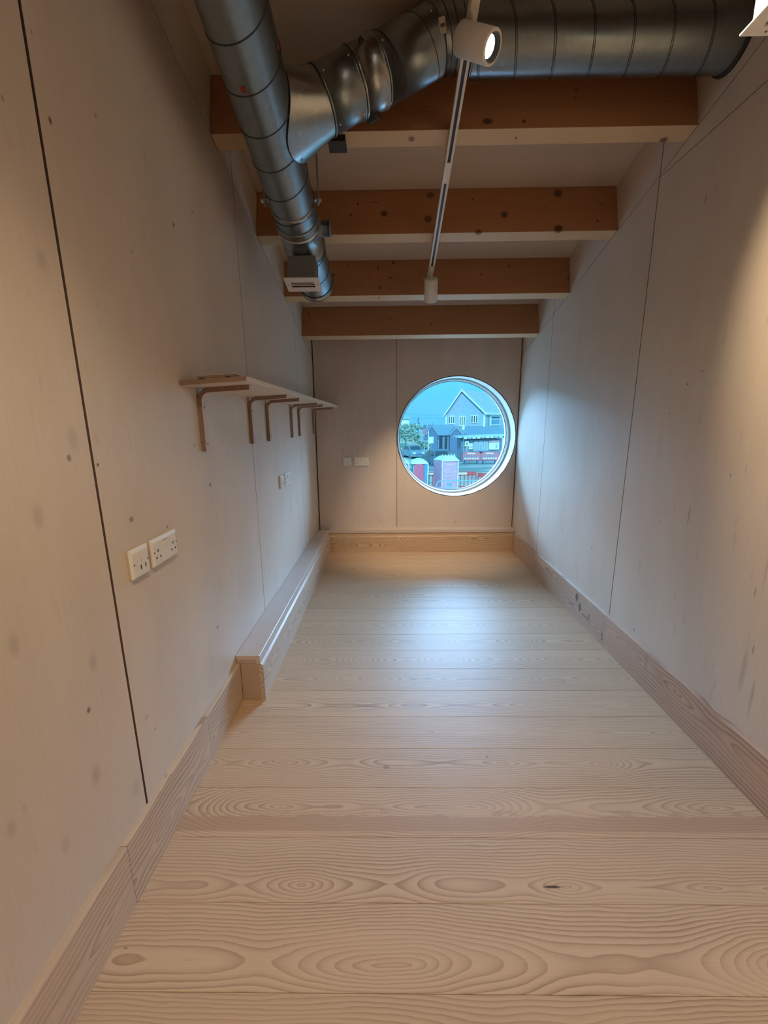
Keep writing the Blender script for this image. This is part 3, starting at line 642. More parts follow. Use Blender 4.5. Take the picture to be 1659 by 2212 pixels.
# second grille box at the upper right, on a short duct
g2 = thing('ceiling_grille', (1.70, 1.22, 2.27), 'white air grille cut off by the top right corner of the picture', 'grille')
c2 = Vector((1.6815, 1.199, 2.2562))
def gr2(x0, x1, y0, y1, h0, h1):
    return MB().box(x0, x1, y0, y1, h0, h1, lambda a, b, h: c2 + V(b * 1.0, -a * 1.0, h))
grille_plate(g2, gr2)
gr2(-.068, .068, -.040, .045, .0128, .13).build('grille_box', M_white, g2)
d4 = thing('right_duct', (1.69, .4, 2.5), 'galvanised duct above the upper right grille, out of the picture', 'duct')
a4 = Vector((1.69, 1.26, 2.255 + .20)); MB().lathe(a4, (0, -1, .2605), [(0, .1), (2.6, .1)], 48).build('spiral_pipe', M_galv, d4)
MB().lathe(a4, (0, 1, 0), [(0, .1), (.006, .1035), (.012, .1), (.012, .001)], 48, caps=False).build('end_cap', M_galv2, d4)

# ---------------------------------------------------------------- lighting track and spot lights
tr = thing('lighting_track', (1.007, 1, zs(1)), 'thin white lighting track with a black channel running down under the beams', 'track')
xt = 1.0065; ytE = 2.93
for x0, x1, h0, h1, nm, mt in ((-.016, -.0065, -.030, -.0005, 'track_rail', M_track), (.0065, .016, -.030, -.0005, 'track_rail', M_track), (-.016, .016, -.0032, -.0003, 'track_back', M_track), (-.0064, .0064, -.026, -.0034, 'track_channel', M_trackin)):
    slope_box(xt + x0, xt + x1, -2.2, ytE, h0, h1).build(nm, mt, tr)
slope_box(xt - .0158, xt + .0158, 2.12, 2.225, -.0315, -.026).build('feed_cover', M_track, tr)
slope_box(xt - .017, xt + .017, ytE, ytE + .012, -.031, -.0004).build('end_cap', M_clear, tr, bevel=.003)
emis = N('led_face', .3); emis.b.inputs['Emission Color'].default_value = (1, .93, .80, 1); emis.b.inputs['Emission Strength'].default_value = 14
vv = emis.n('TexVoronoi'); emis.put(vv.inputs['Vector'], emis.obj()); vv.inputs['Scale'].default_value = 300; emis.put(emis.b.inputs['Emission Strength'], emis.rng(vv.outputs['Distance'], 0, .7, 4, 1.0)); emis.out((.8, .8, .8))
emis_off = plain('unlit_lens', (.35, .33, .3), .3)
def spot(pos, aim, label, lit, L=.135, R=.042, ycon=None, ang=80, blend=.7):
    pos = Vector(pos); ax = (Vector(aim) - pos).normalized()
    r = thing('track_spotlight', pos, label, 'spotlight', 'white track spotlights')
    b = pos - ax * L / 2
    MB().lathe(b, ax, [(0, .001), (0, R - .004), (.004, R), (L - .002, R), (L, R - .002), (L, R - .008)], 48, caps=False).build('lamp_body', M_white, r)
    MB().lathe(b + ax * L, ax, [(0, R - .008), (-.014, R - .012), (-.022, R - .020)], 48, caps=False).build('baffle', M_rubber, r)
    MB().lathe(b + ax * (L - .016), ax, [(0, R - .0155), (.0015, .0005)], 40, caps=False).build('lens', emis.m if lit else emis_off, r)
    yc = pos.y if ycon is None else ycon
    top = Vector((xt, yc, zs(yc) - .029)); 
    slope_box(xt - .014, xt + .014, yc - .05, yc + .05, -.046, -.0295).build('track_adapter', M_clear, r, bevel=.003)
    MB().cyl(top + V(0, 0, -.012), (xt, yc, pos.z + R * .75) if ycon is None else pos - ax * (L / 2 - .02) + V(0, 0, R * .3), .0105, 14).build('stem', M_clear, r)
    if lit:
        lo = light('SPOT', 'spot_lamp', pos + ax * (L / 2 + .004), lit, (1.0, .78, .52), look=pos + ax, spot_size=radians(ang), spot_blend=blend, shadow_soft_size=.025)
    return r
spot((1.018, 1.585, 2.475), (2.01, .80, 1.62), 'large white cylindrical spotlight glowing towards the right, nearest the camera', SPOT_E)
spot((1.010, 2.885, 2.135), (1.016, 2.972, 2.0), 'small white cylindrical spotlight at the far end of the track', SPOT_E * 1.35, ycon=2.86, ang=58, blend=1.0)
spot((1.008, .35, 2.70), (.3, .5, 0.3), 'white track spotlight overhead, out of the picture', SPOT_E * .5)
spot((1.008, -.9, 2.95), (1.1, 1.2, 0.0), 'white track spotlight behind the camera, out of the picture', SPOT_E * .7)

# ---------------------------------------------------------------- outside, seen through the round window
G = -3.19
def mm(name, c, r=.7, metal=0, sc=4, var=.08): return plain(name, c, r, metal, .3, var, sc)
gmn = N('street_surface', .8, spec=.2); p_ = gmn.pos(); sp_ = gmn.sep(p_)
n_a = gmn.noise(gmn.vec(gmn.math('MULTIPLY', sp_[0], .25), sp_[1], 0), .35, 4); n_b = gmn.noise(p_, 3, 4)
colg = gmn.mix(gmn.rng(n_b, .3, .7), (.50, .50, .47), (.58, .57, .53))
colg = gmn.mix(gmn.rng(n_a, .50, .56, 0, .75), colg, (.20, .24, .27))
sand = gmn.math('MULTIPLY', gmn.rng(sp_[1], 47, 50, 0, 1), gmn.rng(sp_[0], 5.0, 6.5, 1, 0))
colg = gmn.mix(sand, colg, (.62, .58, .50))
M_ground = gmn.out(colg)
g_ = MB().box(-60, 90, 4.9, 180, G - .3, G).build('street', M_ground, kind='structure'); g_['label'] = 'pale street and forecourt below the window'
E_wh = mm('outside_white', (.86, .88, .84), .5); E_dk = mm('outside_dark_timber', (.13, .22, .34), .7); E_dk2 = mm('outside_slate', (.24, .34, .44), .7)
E_glass = plain('outside_dark_glass', (.05, .08, .11), .15); E_brick = None
def courses(name, a, b, sc, axis=2):
    m = N(name, .8, spec=.2); s = m.sep(m.pos()); l = m.math('FRACT', m.math('MULTIPLY', s[axis], sc)); nn = m.noise(m.pos(), 2.5, 4)
    c = m.mix(m.rng(nn, .3, .7), a, b); return m.out(m.mix(m.rng(l, .80, .95, 0, .35), c, tuple(x * .6 for x in a)))
E_shingle = courses('house_gable_wall', (.36, .46, .56), (.42, .52, .62), 3.2)
E_clad = courses('house_side_cladding', (.52, .56, .58), (.60, .62, .62), 3.0)
E_roof = courses('house_roof_tiles', (.42, .48, .50), (.56, .58, .56), 2.6)
E_fol = mm('dune_scrub_leaves', (.36, .47, .38), .8, sc=3, var=.35); E_sand = mm('dune_sand', (.62, .57, .48), .9)

# big house with a gable
TH = radians(34); cs_, sn_ = cos(TH), sin(TH); C0 = (20.0, 85.0)
def kx(X): return (X - .734) / 85
def gu(X): k = kx(X); return (19.266 - 85 * k) / (cs_ + k * sn_)
def sv(X): k = kx(X); return (85 * k - 19.266) / (sn_ - k * cs_)
def gz(Z, u): return 1.313 + (Z - 1.313) * (85 + u * sn_) / 85
def szz(Z, v): return 1.313 + (Z - 1.313) * (85 + v * cs_) / 85
def TG(u, d, z): return (C0[0] - u * cs_ - d * sn_, C0[1] + u * sn_ - d * cs_, z)
def TS(v, d, z): return (C0[0] + v * sn_ + d * cs_, C0[1] + v * cs_ - d * sn_, z)
house = thing('gabled_house', (17, 88, G), 'large house with a steep gable, slate blue wall and tiled roof beyond the street', 'house')
uL, uA = gu(12.2), gu(15.45); zL, zR, zA = gz(2.6, uL), 3.05, gz(7.25, uA); LEN = 22.0
def gslab(poly, d0, d1): 
    n = len(poly); vs = [TG(u, d0, z) for u, z in poly] + [TG(u, d1, z) for u, z in poly]
    return MB().add(vs, [tuple(range(n)), tuple(range(2 * n - 1, n - 1, -1))] + [(i, (i + 1) % n, n + (i + 1) % n, n + i) for i in range(n)])
gslab([(0, G), (uL, G), (uL, zL), (uA, zA), (0, zR)], 0, -LEN).build('wall', E_shingle, house)
def roof_side(u0, z0, u1, z1, t=.25, over=.5):
    du, dz = (u0 - u1), (z0 - z1); L_ = hypot(du, dz); e = .5
    u0 += du / L_ * e; z0 += dz / L_ * e
    return gslab([(u0, z0 + .02), (u1, z1 + .02), (u1, z1 + t), (u0, z0 + t)], over, -LEN - over)
roof_side(0, zR, uA, zA).build('roof', E_roof, house); roof_side(uL, zL, uA, zA).build('roof', E_roof, house)
def barge(u0, z0, u1, z1):
    du, dz = (u0 - u1), (z0 - z1); L_ = hypot(du, dz); u0 += du / L_ * .5; z0 += dz / L_ * .5
    return gslab([(u0, z0 - .12), (u1, z1 - .14), (u1, z1 + .22), (u0, z0 + .24)], .5, .62)
barge(0, zR, uA, zA).build('bargeboard', E_wh, house); barge(uL, zL, uA, zA).build('bargeboard', E_wh, house)
def tbox(T, a0, a1, d0, d1, z0, z1): return MB().box(a0, a1, d0, d1, z0, z1, T)
tbox(TG, -.12, .25, 0, .08, -1.0, 3.0).build('corner_board', E_wh, house)
tbox(TG, uL - .2, uL + .05, 0, .06, G, zL).build('corner_board', E_wh, house)
tbox(TG, .3, uL - .2, 0, .05, G, .35).build('brick_band', courses('lower_stonework', (.24, .30, .36), (.32, .38, .43), 2.0), house)
def gwin(X0, X1, Z0, Z1, T=TG, fa=gu, fz=gz, bars=1, nm='window'):
    a0, a1 = sorted((fa(X0), fa(X1))); z0, z1 = fz(Z0, a0), fz(Z1, a0)
    f = tbox(T, a0, a1, .02, .14, z0, z1).build(nm, E_wh, house)
    w = a1 - a0; n = bars
    for i in range(n):
        b0_, b1_ = a0 + w * i / n + .13, a0 + w * (i + 1) / n - .13
        tbox(T, b0_, b1_, .141, .15, z0 + .14, z1 - .14).build('pane', E_glass, f)
    return f
gwin(12.83, 14.06, .80, 2.40, bars=3); gwin(17.27, 18.68, .93, 2.49, bars=3)
f = gwin(14.94, 16.17, .39, 2.35, bars=3)
E_cladm = E_clad
tbox(TS, 0.02, LEN - .5, 0.01, .10, -1.0, 2.75).build('side_cladding', E_clad, house)
tbox(TS, -.4, LEN, .12, .50, 2.55, 3.02).build('fascia_gutter', E_wh, house)
v0, v1 = sv(20.95), sv(22.95)
f = tbox(TS, v0, v1, .11, .22, szz(.39, v0), szz(2.42, v0)).build('window', E_wh, house)
zb, zt2 = szz(.39, v0), szz(2.42, v0)
tbox(TS, v0 + .55, v1 - .55, .221, .24, zb + .28, zt2 - .85).build('pane', plain('window_sky_pane', (.22, .40, .55), .2), f)
tbox(TS, v0 + .55, v1 - .55, .221, .24, zt2 - .62, zt2 - .25).build('pane', E_glass, f)
tbox(TS, sv(20.5), sv(20.62), .1, .22, -1.0, 2.5).build('downpipe', E_dk2, house)
tbox(TS, -.3, LEN, .05, 3.0, -1.35, -1.05).build('porch_roof', E_dk2, house)
tbox(TS, -.1, LEN, .0, 2.6, G, -1.35).build('porch_wall', E_clad, house)

# dark timber building with two gables
hut = thing('dark_timber_building', (9, 62, G), 'low dark timber building with two front gables, in front of the gabled house', 'building')
MB().box(6.6, 12.3, 62, 70, G, -.62).build('wall', E_dk, hut)
MB().prism([(61.6, -.70), (70.4, -.70), (66, .82)], 'x', 6.4, 10.9).build('roof', E_dk2, hut)
for xa, xb, xm, za, yy in ((6.1, 7.95, 6.95, .78, 60.8), (9.55, 11.55, 10.53, .48, 61.0)):
    MB().prism([(xa, -.62), (xb, -.62), (xm, za)], 'y', yy + .3, 64).build('gable_roof', E_dk2, hut)
    MB().prism([(xa + .1, G), (xb - .1, G), (xb - .1, -.66), (xm, za - .12), (xa + .1, -.66)], 'y', yy + .2, 63).build('gable_wall', E_dk, hut)
    for s in (xa, xb):
        MB().prism([(s, -.74), (s + (xm - s) * .02, -.56), (xm, za + .05), (xm, za - .15)], 'y', yy, yy + .18).build('bargeboard', mm('weathered_board', (.34, .44, .50)), hut)
for x in (7.15, 8.0, 8.8, 9.4): MB().box(x, x + .12, 61.85, 61.99, G, -.62).build('post', mm('pale_post', (.30, .40, .47)), hut)
for x in (8.2, 9.0): MB().box(x + .02, x + .42, 61.9, 61.98, -2.6, -1.0).build('window', E_glass, hut)
MB().box(6.98, 7.04, 60.8, 60.9, .7, 1.25).build('finial', E_dk, hut)
MB().box(11.4, 20, 66, 74, G, -.9).build('lean_to', E_dk, hut)
MB().prism([(65.6, -.95), (74, -.95), (74, .35)], 'x', 10.9, 20.2).build('lean_to_roof', E_dk2, hut)

# kiosk with signs
ki = thing('street_kiosk', (11.3, 48, G), 'low flat-roofed kiosk with shutters, white signs and a bunting fascia', 'kiosk')
MB().box(9.05, 13.5, 48, 51, G, -.72).build('wall', mm('kiosk_wall', (.20, .28, .36)), ki)
MB().prism([(8.55, -.52), (14.3, -.34), (14.3, -.22), (8.55, -.40)], 'y', 47.3, 51.3).build('roof', mm('kiosk_roof', (.55, .68, .70)), ki)
cols = [(.70, .78, .76), (.55, .42, .50), (.62, .70, .72), (.80, .84, .80), (.62, .45, .52), (.80, .84, .80)]
for i in range(9):
    x = 9.15 + i * .5; z = -.54 + (x - 8.55) * .03
    MB().box(x, x + .40, 47.24, 47.29, z - .13, z + .02).build('bunting_flag', mm('bunting_%d' % i, cols[i % 6]), ki)
for i in range(6): MB().box(10.42 + i * .285, 10.42 + i * .285 + .265, 47.9, 47.99, -1.98, -.95).build('shutter_panel', mm('shutter', (.42, .52, .56)), ki)
MB().box(10.3, 12.2, 47.6, 48, -2.10, -1.98).build('counter', E_dk2, ki)
def sign(x0, x1, z0, z1, y=47.85, lines=2, c=(.80, .88, .86)):
    s_ = MB().box(x0, x1, y, y + .06, z0, z1).build('sign_board', mm('sign_face', c), ki)
    for i in range(lines):
        zz = z0 + (z1 - z0) * (.22 + .28 * i); MB().box(x0 + (x1 - x0) * .2, x1 - (x1 - x0) * .2, y - .01, y, zz, zz + (z1 - z0) * .09).build('sign_line', E_dk2, s_)
    return s_
s_ = MB().box(9.40, 9.86, 47.7, 47.76, -1.50, -.92).build('sign_board', mm('sign_white', (.85, .85, .80)), ki)
MB().box(9.49, 9.77, 47.69, 47.70, -1.33, -1.08).build('sign_picture', mm('sign_brown', (.42, .33, .28)), s_)
sign(9.90, 10.33, -1.86, -1.18); sign(12.18, 13.34, -1.90, -1.10, lines=0)
MB().box(12.22, 13.34, 47.8, 47.86, -1.08, -.86).build('sign_header', mm('sign_pink', (.62, .38, .42)), ki)
for i in range(3): MB().box(12.95, 13.12, 47.83, 47.85, -1.72 + .17 * i, -1.65 + .17 * i).build('sign_mark', E_dk, ki)
MB().box(9.52, 9.74, 47.5, 47.56, -2.35, -1.60).build('notice_board', E_wh, ki); MB().box(9.57, 9.69, 47.48, 47.50, -2.28, -1.68).build('notice', E_dk, ki)
MB().box(13.62, 13.85, 47.6, 47.8, -2.05, -.55).build('white_post', E_wh, ki)
MB().box(9.05, 13.5, 47.9, 47.99, G, -2.2).build('plinth', mm('kiosk_plinth', (.20, .20, .27)), ki)

# red and white work barriers
E_red = mm('barrier_red', (.78, .12, .12), .5); E_pink = mm('barrier_pink', (.80, .22, .26), .5)
def barrier(x, y, w, h, lab, rot=0, mat=None, slats=8, group='red street barriers'):
    mat = mat or E_red
    r = thing('street_barrier', (x, y, G), lab, 'barrier', group)
    def T(a, d, z): return (x + a * cos(rot) - d * sin(rot), y + a * sin(rot) + d * cos(rot), G + z)
    for z0, z1 in ((h * .80, h), (h * .18, h * .28)): MB().box(0, w, 0, .06, z0, z1, T).build('rail', mat, r)
    for i in range(slats + 1):
        a = (w - .06) * i / slats; MB().box(a, a + .06, 0, .05, h * .24, h * .84, T).build('slat', mat, r)
    for a in (.1, w - .2): MB().box(a, a + .1, -.25, .3, 0, .06, T).build('foot', E_dk, r); MB().box(a, a + .1, 0, .06, 0, h * .2, T).build('leg', mat, r)
    MB().box(w * .3, w * .7, -.012, 0, h * .86, h * .96, T).build('reflective_strip', E_wh, r)
    return r
def vbarrier(x, w, lab):
    r = thing('moulded_barrier', (x, 44, G), lab, 'barrier')
    def arch(x0, x1, z0, z1, rr): return [(x0, z0), (x1, z0)] + [(x1 - rr + rr * cos(a), z1 - rr + rr * sin(a)) for a in [pi / 2 * k / 5 for k in range(6)]] + [(x0 + rr - rr * sin(a), z1 - rr + rr * cos(a)) for a in [pi / 2 * k / 5 for k in range(6)]]
    MB().prism(arch(x, x + w, G + .45, G + 1.32, .3), 'y', 44, 44.1).build('barrier_body', E_pink, r)
    for i in range(6):
        a = x + .16 + (w - .3) * i / 6; MB().box(a, a + .13, 43.97, 44, G + .68, G + 1.0).build('opening', E_dk2, r)
        MB().box(a + .02, a + .20, 43.96, 43.97, G + .55, G + .72).build('white_patch', E_wh, r)
    MB().box(x + w * .25, x + w * .7, 43.97, 44, G + 1.10, G + 1.22).build('reflective_strip', E_wh, r)
    for a in (x + .2, x + w - .35): MB().box(a, a + .15, 43.8, 44.3, G, G + .46).build('foot', E_dk, r)
vbarrier(8.55, 1.88, 'left moulded red and white barrier in front of the kiosk'); vbarrier(10.5, 1.83, 'right moulded red and white barrier in front of the kiosk')
barrier(2.35, 26.7, 1.95, 1.31, 'red slatted barrier between the two portable toilets')
barrier(4.35, 26.7, 2.05, 1.31, 'red slatted barrier right of the pink portable toilet')
barrier(6.45, 26.6, 2.2, 1.25, 'red slatted barrier turned away at the lower right of the window', rot=-.75, slats=9)

# portable toilets
def toilet(x, y, w, h, lab, body, door, roof, style):
    r = thing('portable_toilet', (x, y, G), lab, 'portable toilet')
    def T(a, d, z, rot=.0): return (x + a, y + d, G + z)
    hb = h - .30
    b = MB().box(0, w, 0, 1.1, .05, hb).build('cabin', body, r)
    b.location = b.location
    if style == 'flat':
        MB().box(.22, w - .06, -.03, 0, .10, hb - .05, T).build('door', door, r)
    return r
def toilet_pink():
    x0, x1, xs, y0 = 3.80, 4.76, 3.42, 24.0
    r = thing('portable_toilet', (4.2, 24.5, G), 'pink portable toilet with a white ribbed roof, centre bottom of the window view', 'portable toilet')
    zt = -.92; M1 = mm('toilet_pink', (.80, .42, .54), .5); M2 = mm('toilet_pink_side', (.66, .36, .50), .5)
    back = [(xs, 25.0), (x0, y0), (x1, y0), (x1 + .05, 25.1)]
    MB().prism(back, 'z', G + .05, zt).build('cabin', M2, r)
    d = MB().box(x0 + .10, x1 - .10, y0 - .03, y0, G + .12, zt - .06).build('door', M1, r)
    for i, z in enumerate((-1.10, -1.55, -1.78, -2.35)):
        pts = [(x0 + .14 + (x1 - x0 - .28) * t, y0 - .045, z - .10 * sin(pi * t)) for t in [k / 10 for k in range(11)]]
        MB().tube(pts, .020, 6).build('door_rib', mm('toilet_rib', (.86, .62, .70), .5), d)
    for x in (x0, x1 - .05): MB().box(x, x + .06, y0 - .05, y0 + .02, G + .05, zt).build('corner_post', mm('toilet_post', (.90, .78, .84), .5), r)
    MB().box(x0 - .02, x1 + .03, y0 - .1, y0 + .05, zt - .02, zt + .06).build('roof_rim', E_wh, r)
    rf = MB().add([(xs, 25.1, zt), (x0 - .02, y0 - .06, zt + .02), (x1 + .03, y0 - .06, zt + .02), (x1 + .08, 25.1, zt), (3.78, 24.9, zt + .24), (x0 + .25, 24.35, zt + .27), (x1 - .22, 24.35, zt + .27), (x1 - .1, 24.9, zt + .24)],
        [(0, 1, 5, 4), (1, 2, 6, 5), (2, 3, 7, 6), (4, 5, 6, 7), (0, 4, 7, 3), (0, 3, 2, 1)]).build('roof', mm('toilet_roof', (.72, .84, .82), .5), r)
    for i in range(5):
        x = x0 + .12 + i * .17; MB().tube([(x, y0 - .02, zt + .05), (x - .02, 24.3, zt + .27), (x - .02, 24.6, zt + .31)], .028, 6).build('roof_rib', E_wh, rf)
    MB().box(4.1, 4.4, y0 - .04, y0 - .03, -2.75, -2.2).build('door_panel', mm('door_grey', (.30, .42, .52)), d)
toilet_pink()
def toilet_round(x0, x1, y0, lab, door, side, vent=False):
    r = thing('portable_toilet', ((x0 + x1) / 2, y0 + .5, G), lab, 'portable toilet')
    zt = -1.05; w = x1 - x0; m = 14
    arc = [(x0 + w * k / m, zt + .30 * sin(pi * (.12 + .76 * k / m)) - .10) for k in range(m + 1)]
    MB().box(x0 + .05, x1 - .02, y0, y0 + 1.1, G + .05, zt).build('cabin', side, r)
    MB().prism([(x0 - .03, zt - .04)] + [(a, b + .02) for a, b in arc] + [(x1 + .06, zt - .04)], 'y', y0 - .12, y0 + 1.2).build('roof', E_wh, r)
    ar2 = [(x0 + .12 + (w * .60) * k / 8, zt - .06 + .07 * sin(pi * k / 8)) for k in range(9)]
    d = MB().prism([(x0 + .12, G + .1)] + [(a, b - .04) for a, b in ar2] + [(x0 + .12 + w * .60, G + .1)], 'y', y0 - .135, y0 - .121).build('door', door, r)
    MB().box(x0 + w * .8, x1 - .02, y0 - .13, y0, G + .05, zt - .02).build('side_panel', mm('toilet_blue', (.14, .34, .55), .5), r)
    MB().box(x1 - .04, x1 + .02, y0 - .15, y0 + .02, G + .05, zt).build('corner_post', E_wh, r)
    if vent: MB().lathe((x0 + .5, y0 - .14, G + .85), (0, -1, 0), [(0, .30), (.03, .27), (.031, .01)], 24, False).build('door_emblem', E_dk2, d)
    return r
toilet_round(2.06, 3.0, 24.0, 'red-doored portable toilet with a curved white roof, lower left of the window view', mm('toilet_red', (.80, .17, .25), .5), mm('toilet_teal', (.30, .50, .60), .5), True)
rb = toilet_round(.90, 1.90, 24.3, 'blue portable toilet partly cut off by the lower left rim of the window', mm('toilet_door_blue', (.16, .36, .52), .5), mm('toilet_teal2', (.20, .42, .55), .5))
for k, (w_, h_) in enumerate(((.30, .42), (.20, .30), (.10, .16))):
    MB().tube([(1.62 - w_, 24.13, -1.62 - h_), (1.62 - w_, 24.13, -1.62 + h_ * .6), (1.62 - w_ * .5, 24.13, -1.62 + h_), (1.62 + w_ * .5, 24.13, -1.62 + h_), (1.62 + w_, 24.13, -1.62 + h_ * .6), (1.62 + w_, 24.13, -1.62 - h_)], .016, 6).build('door_moulding', E_wh, rb)

# hoop guard rail
hr = thing('hoop_rail', (4.5, 22.7, G), 'grey tubular hoop guard rail in front of the pink portable toilet', 'rail')
E_gal = mm('rail_grey', (.36, .48, .56), .4)
a0, a1 = 3.36, 7.2
pts = [(a0, 22.7, G)] + [(a0 + .25 - .25 * cos(a), 22.7, -2.15 + .25 * sin(a)) for a in [pi / 2 * k / 6 for k in range(7)]] + [(a1 - .25 + .25 * sin(a), 22.7, -2.15 + .25 * cos(a)) for a in [pi / 2 * k / 6 for k in range(7)]] + [(a1, 22.7, G)]
MB().tube(pts, .032, 8).build('tube', E_gal, hr); MB().cyl((a0, 22.7, -2.3), (a1, 22.7, -2.3), .022, 8).build('mid_rail', E_gal, hr)

# parked cars
def car(x, y, rot, lab, body, rear=False, L=4.3, Wd=1.85, H=1.6):
    r = thing('parked_car', (x, y, G), lab, 'car')
    ca, sa = cos(rot), sin(rot)
    def T(a, d, z): return (x + a * ca - d * sa, y + a * sa + d * ca, G + z)   # a across, d along (0 = end facing the room)
    h = H; hw = Wd / 2
    lower = [(0.05, .28), (0, .55), (.04, .80), (.25, .98), (1.05, 1.06), (L - .7, 1.06), (L - .08, .96), (L, .6), (L - .05, .28)] if not rear else [(0.05, .30), (0, .60), (.04, 1.02), (.2, 1.06), (L - 1.1, 1.04), (L - .2, .9), (L, .6), (L - .05, .28)]
    bodyo = MB().prism(lower, 'x', -hw, hw, T).build('body', body, r, bevel=.06)
    cab = [(.85, 1.02), (1.55, h - .06), (1.8, h), (L - 1.3, h), (L - .45, 1.02)] if not rear else [(.10, 1.02), (.38, h - .05), (.6, h), (L - 2.1, h), (L - 1.3, 1.02)]
    MB().prism(cab, 'x', -hw + .13, hw - .13, T).build('cabin', body, r, bevel=.05)
    a, b = cab[0], cab[1]
    def on(t, o=.012): return (a[0] + (b[0] - a[0]) * t - o, a[1] + (b[1] - a[1]) * t + o)
    q0, q1 = on(.12), on(.93)
    MB().add([T(-hw + .22, *q0), T(hw - .22, *q0), T(hw - .30, *q1), T(-hw + .30, *q1)], [(0, 1, 2, 3)]).build('windscreen', E_glass, r)
    for s in (-1, 1):
        xx = s * (hw - .125)
        MB().add([T(xx + s * .004, cab[0][0] + .25, 1.08), T(xx + s * .004, cab[-1][0] - .25, 1.08), T(xx + s * .004, cab[-2][0] - .1, h - .12), T(xx + s * .004, cab[1][0] + .1, h - .12)], [(0, 1, 2, 3)]).build('side_window', E_glass, r)
        for d in (.80, L - .85):
            w = MB(); c = Vector(T(s * (hw - .20), d, .33)); ax = Vector(T(s * hw + s * .02, d, .33)) - c
            w.lathe(c, ax, [(0, .33), (ax.length - .02, .33), (ax.length, .29), (ax.length, .18), (ax.length - .03, .01)], 20).build('wheel', E_dk, r)
        MB().box(s * (hw - .35) - .19, s * (hw - .35) + .19, -.03, .06, .66, .84, T).build('rear_light' if rear else 'headlight', mm('lamp_red', (.5, .1, .1)) if rear else E_wh, r)
        MB().box(s * (hw + .10) - .10, s * (hw + .10) + .08, 1.15, 1.30, .98, 1.12, T).build('wing_mirror', body, r)
    MB().box(-.45, .45, -.02, .04, .50, .64, T).build('grille', E_dk, r) if not rear else MB().box(-.26, .26, -.02, .02, .62, .74, T).build('number_plate', E_wh, r)
    MB().box(-hw + .1, hw - .1, -.04, .06, .30, .42, T).build('bumper', E_dk2, r, bevel=.02)
car(4.4, 51, .30, 'blue-grey parked car facing the window, below the dune', mm('car_blue', (.20, .32, .40), .3))
car(6.15, 42.2, .22, 'dark parked car seen from behind, in front of the timber building', mm('car_dark', (.10, .17, .24), .3), rear=True)

# dunes, scrub and distant roofs
du = MB(); nx, ny = 26, 14; vs = []
for j in range(ny + 1):
    for i in range(nx + 1):
        x = -8 + 15.5 * i / nx; y = 54 + 46 * j / ny
        hgt = 4.6 * max(0, 1 - ((x + 3.0) / 10.2) ** 2) ** .9 * min(1, max(0, (y - 54) / 17)) ** .7 * min(1, (100 - y) / 20) + .15 * sin(x * 1.7 + y * .6)
        vs.append((x, y, G - .05 + max(0, hgt)))
du.add(vs, [(j * (nx + 1) + i, j * (nx + 1) + i + 1, (j + 1) * (nx + 1) + i + 1, (j + 1) * (nx + 1) + i) for j in range(ny) for i in range(nx)], True)
tag(du.build('sand_dune', E_sand, kind='structure'), 'pale sand dune at the left of the window view')
def shrub(x, y, z, rx, rz, lab, n=260, seed=1):
    rnd = random.Random(seed); r = thing('dune_shrub', (x, y, z), lab, 'shrub', 'green scrub on the dune')
    m = MB()
    for _ in range(n):
        a, b = rnd.uniform(0, 2 * pi), rnd.uniform(-.3, 1.2); rr = rnd.uniform(.6, 1.0)
        c = Vector((x + rx * rr * cos(a) * cos(b), y + rx * .7 * rr * sin(a) * cos(b), z + rz * rr * sin(b)))
        u = Vector((rnd.uniform(-1, 1), rnd.uniform(-1, 1), rnd.uniform(-1, 1))).normalized(); w = u.orthogonal().normalized(); s = rnd.uniform(.16, .34)
        m.add([c - u * s, c + w * s * .5, c + u * s, c - w * s * .5], [(0, 1, 2, 3)])
    m.build('foliage', E_fol, r); MB().cyl((x, y, z - rz * .6), (x, y, z + rz * .3), .08, 6).build('stem', E_dk, r)
shrub(3.0, 56, -.9, 2.0, 1.5, 'big green shrub on the dune above the parked car', 420, 1)
shrub(5.6, 55.5, -1.9, .7, .8, 'small green shrub at the foot of the dune beside the car', 160, 2)
shrub(3.9, 62, .35, 2.2, .7, 'grey-green scrub along the dune crest', 260, 3)
shrub(7.6, 73, .2, 1.2, .6, 'low scrub at the right end of the dune crest', 160, 4)
hs2 = thing('distant_house', (3.0, 75, 0), 'distant roof just showing above the dune at the left rim of the window', 'house')
MB().prism([(74, 1.75), (80, 1.75), (77, 2.35)], 'x', -3, 4.55).build('roof', mm('distant_roof', (.38, .50, .52)), hs2); MB().box(-2.8, 4.3, 74.3, 79.5, -1, 1.75).build('wall', E_wh, hs2)

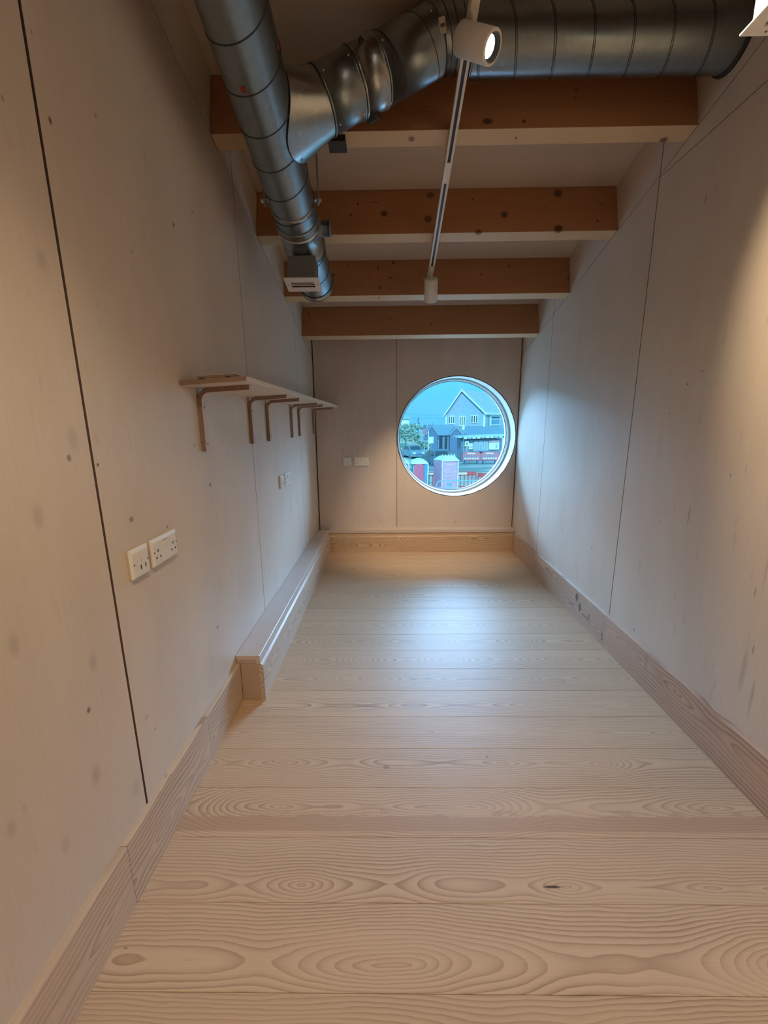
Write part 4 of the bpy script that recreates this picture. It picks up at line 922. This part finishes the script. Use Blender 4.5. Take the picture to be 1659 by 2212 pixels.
# posts, signs and wires
sp1 = thing('sign_post', (5.0, 50, G), 'tall post with stacked dark and red signs at the street corner', 'sign post')
MB().cyl((5.01, 50, G), (5.01, 50, 1.05), .05, 8).build('post', E_gal, sp1)
for z0, z1, m_s, w in ((.50, .92, E_dk, .16), (-.10, .45, mm('sign_red', (.62, .22, .30)), .20), (-.75, -.45, E_dk, .18), (-1.15, -.85, E_dk2, .16)): MB().box(5.01 - w, 5.01 + w, 49.9, 49.95, z0, z1).build('sign_plate', m_s, sp1)
sp2 = thing('sign_post', (5.5, 49.5, G), 'pale post with a white board left of the timber building', 'sign post')
MB().cyl((5.40, 49.5, G), (5.40, 49.5, .2), .06, 8).build('post', E_wh, sp2); MB().box(5.48, 6.0, 49.4, 49.46, -1.2, -.45).build('board', E_wh, sp2)
lp = thing('street_lamp', (9.0, 46, G), 'thin street lamp with a white head in front of the big house', 'street lamp')
MB().cyl((8.95, 46, G), (8.95, 46, .75), .035, 8).build('pole', E_gal, lp); MB().box(8.72, 8.98, 45.8, 46.1, .38, .82).build('lamp_head', E_wh, lp, bevel=.04)
up_ = thing('utility_pole', (5.4, 72, G), 'dark utility pole standing beyond the dune', 'pole')
MB().cyl((5.75, 72, G), (5.75, 72, 2.0), .09, 8).build('pole', E_dk, up_); MB().box(5.75, 6.05, 71.9, 72.1, .9, 1.05).build('bracket', E_dk, up_)
up2 = thing('utility_pole', (-6, 80, G), 'utility pole carrying the overhead wires, hidden beside the window', 'pole')
MB().cyl((-6, 80, G), (-6, 80, 4.8), .12, 8).build('pole', E_dk, up2)
for k, (z0, z1) in enumerate(((4.6, 2.5), (3.6, 2.0))):
    w_ = MB().tube([(-6 + (TG(uL, .02, 0)[0] + 6) * t, 80 + (TG(uL, .02, 0)[1] - 80) * t, z0 + (z1 - z0) * t - 1.0 * sin(pi * t) * .6) for t in [i / 12 for i in range(13)]], .018, 4).build('overhead_wire', E_dk)
    tag(w_, ['upper overhead wire crossing the sky left of the house', 'lower overhead wire crossing the sky left of the house'][k], 'wire')
pf = thing('picket_fence', (8.3, 47, G), 'dark picket fence between the parked car and the kiosk', 'fence')
for i in range(12):
    x = 7.45 + i * .13; MB().prism([(x, G), (x + .09, G), (x + .09, G + 1.35), (x + .045, G + 1.45 + .1 * (i % 3)), (x, G + 1.35)], 'y', 46.9, 46.94).build('picket', mm('picket_dark', (.14, .22, .30)) if i == 0 else bpy.data.materials['picket_dark'], pf)
for z in (.4, 1.1): MB().box(7.4, 9.0, 46.94, 46.99, G + z, G + z + .08).build('rail', bpy.data.materials['picket_dark'], pf)
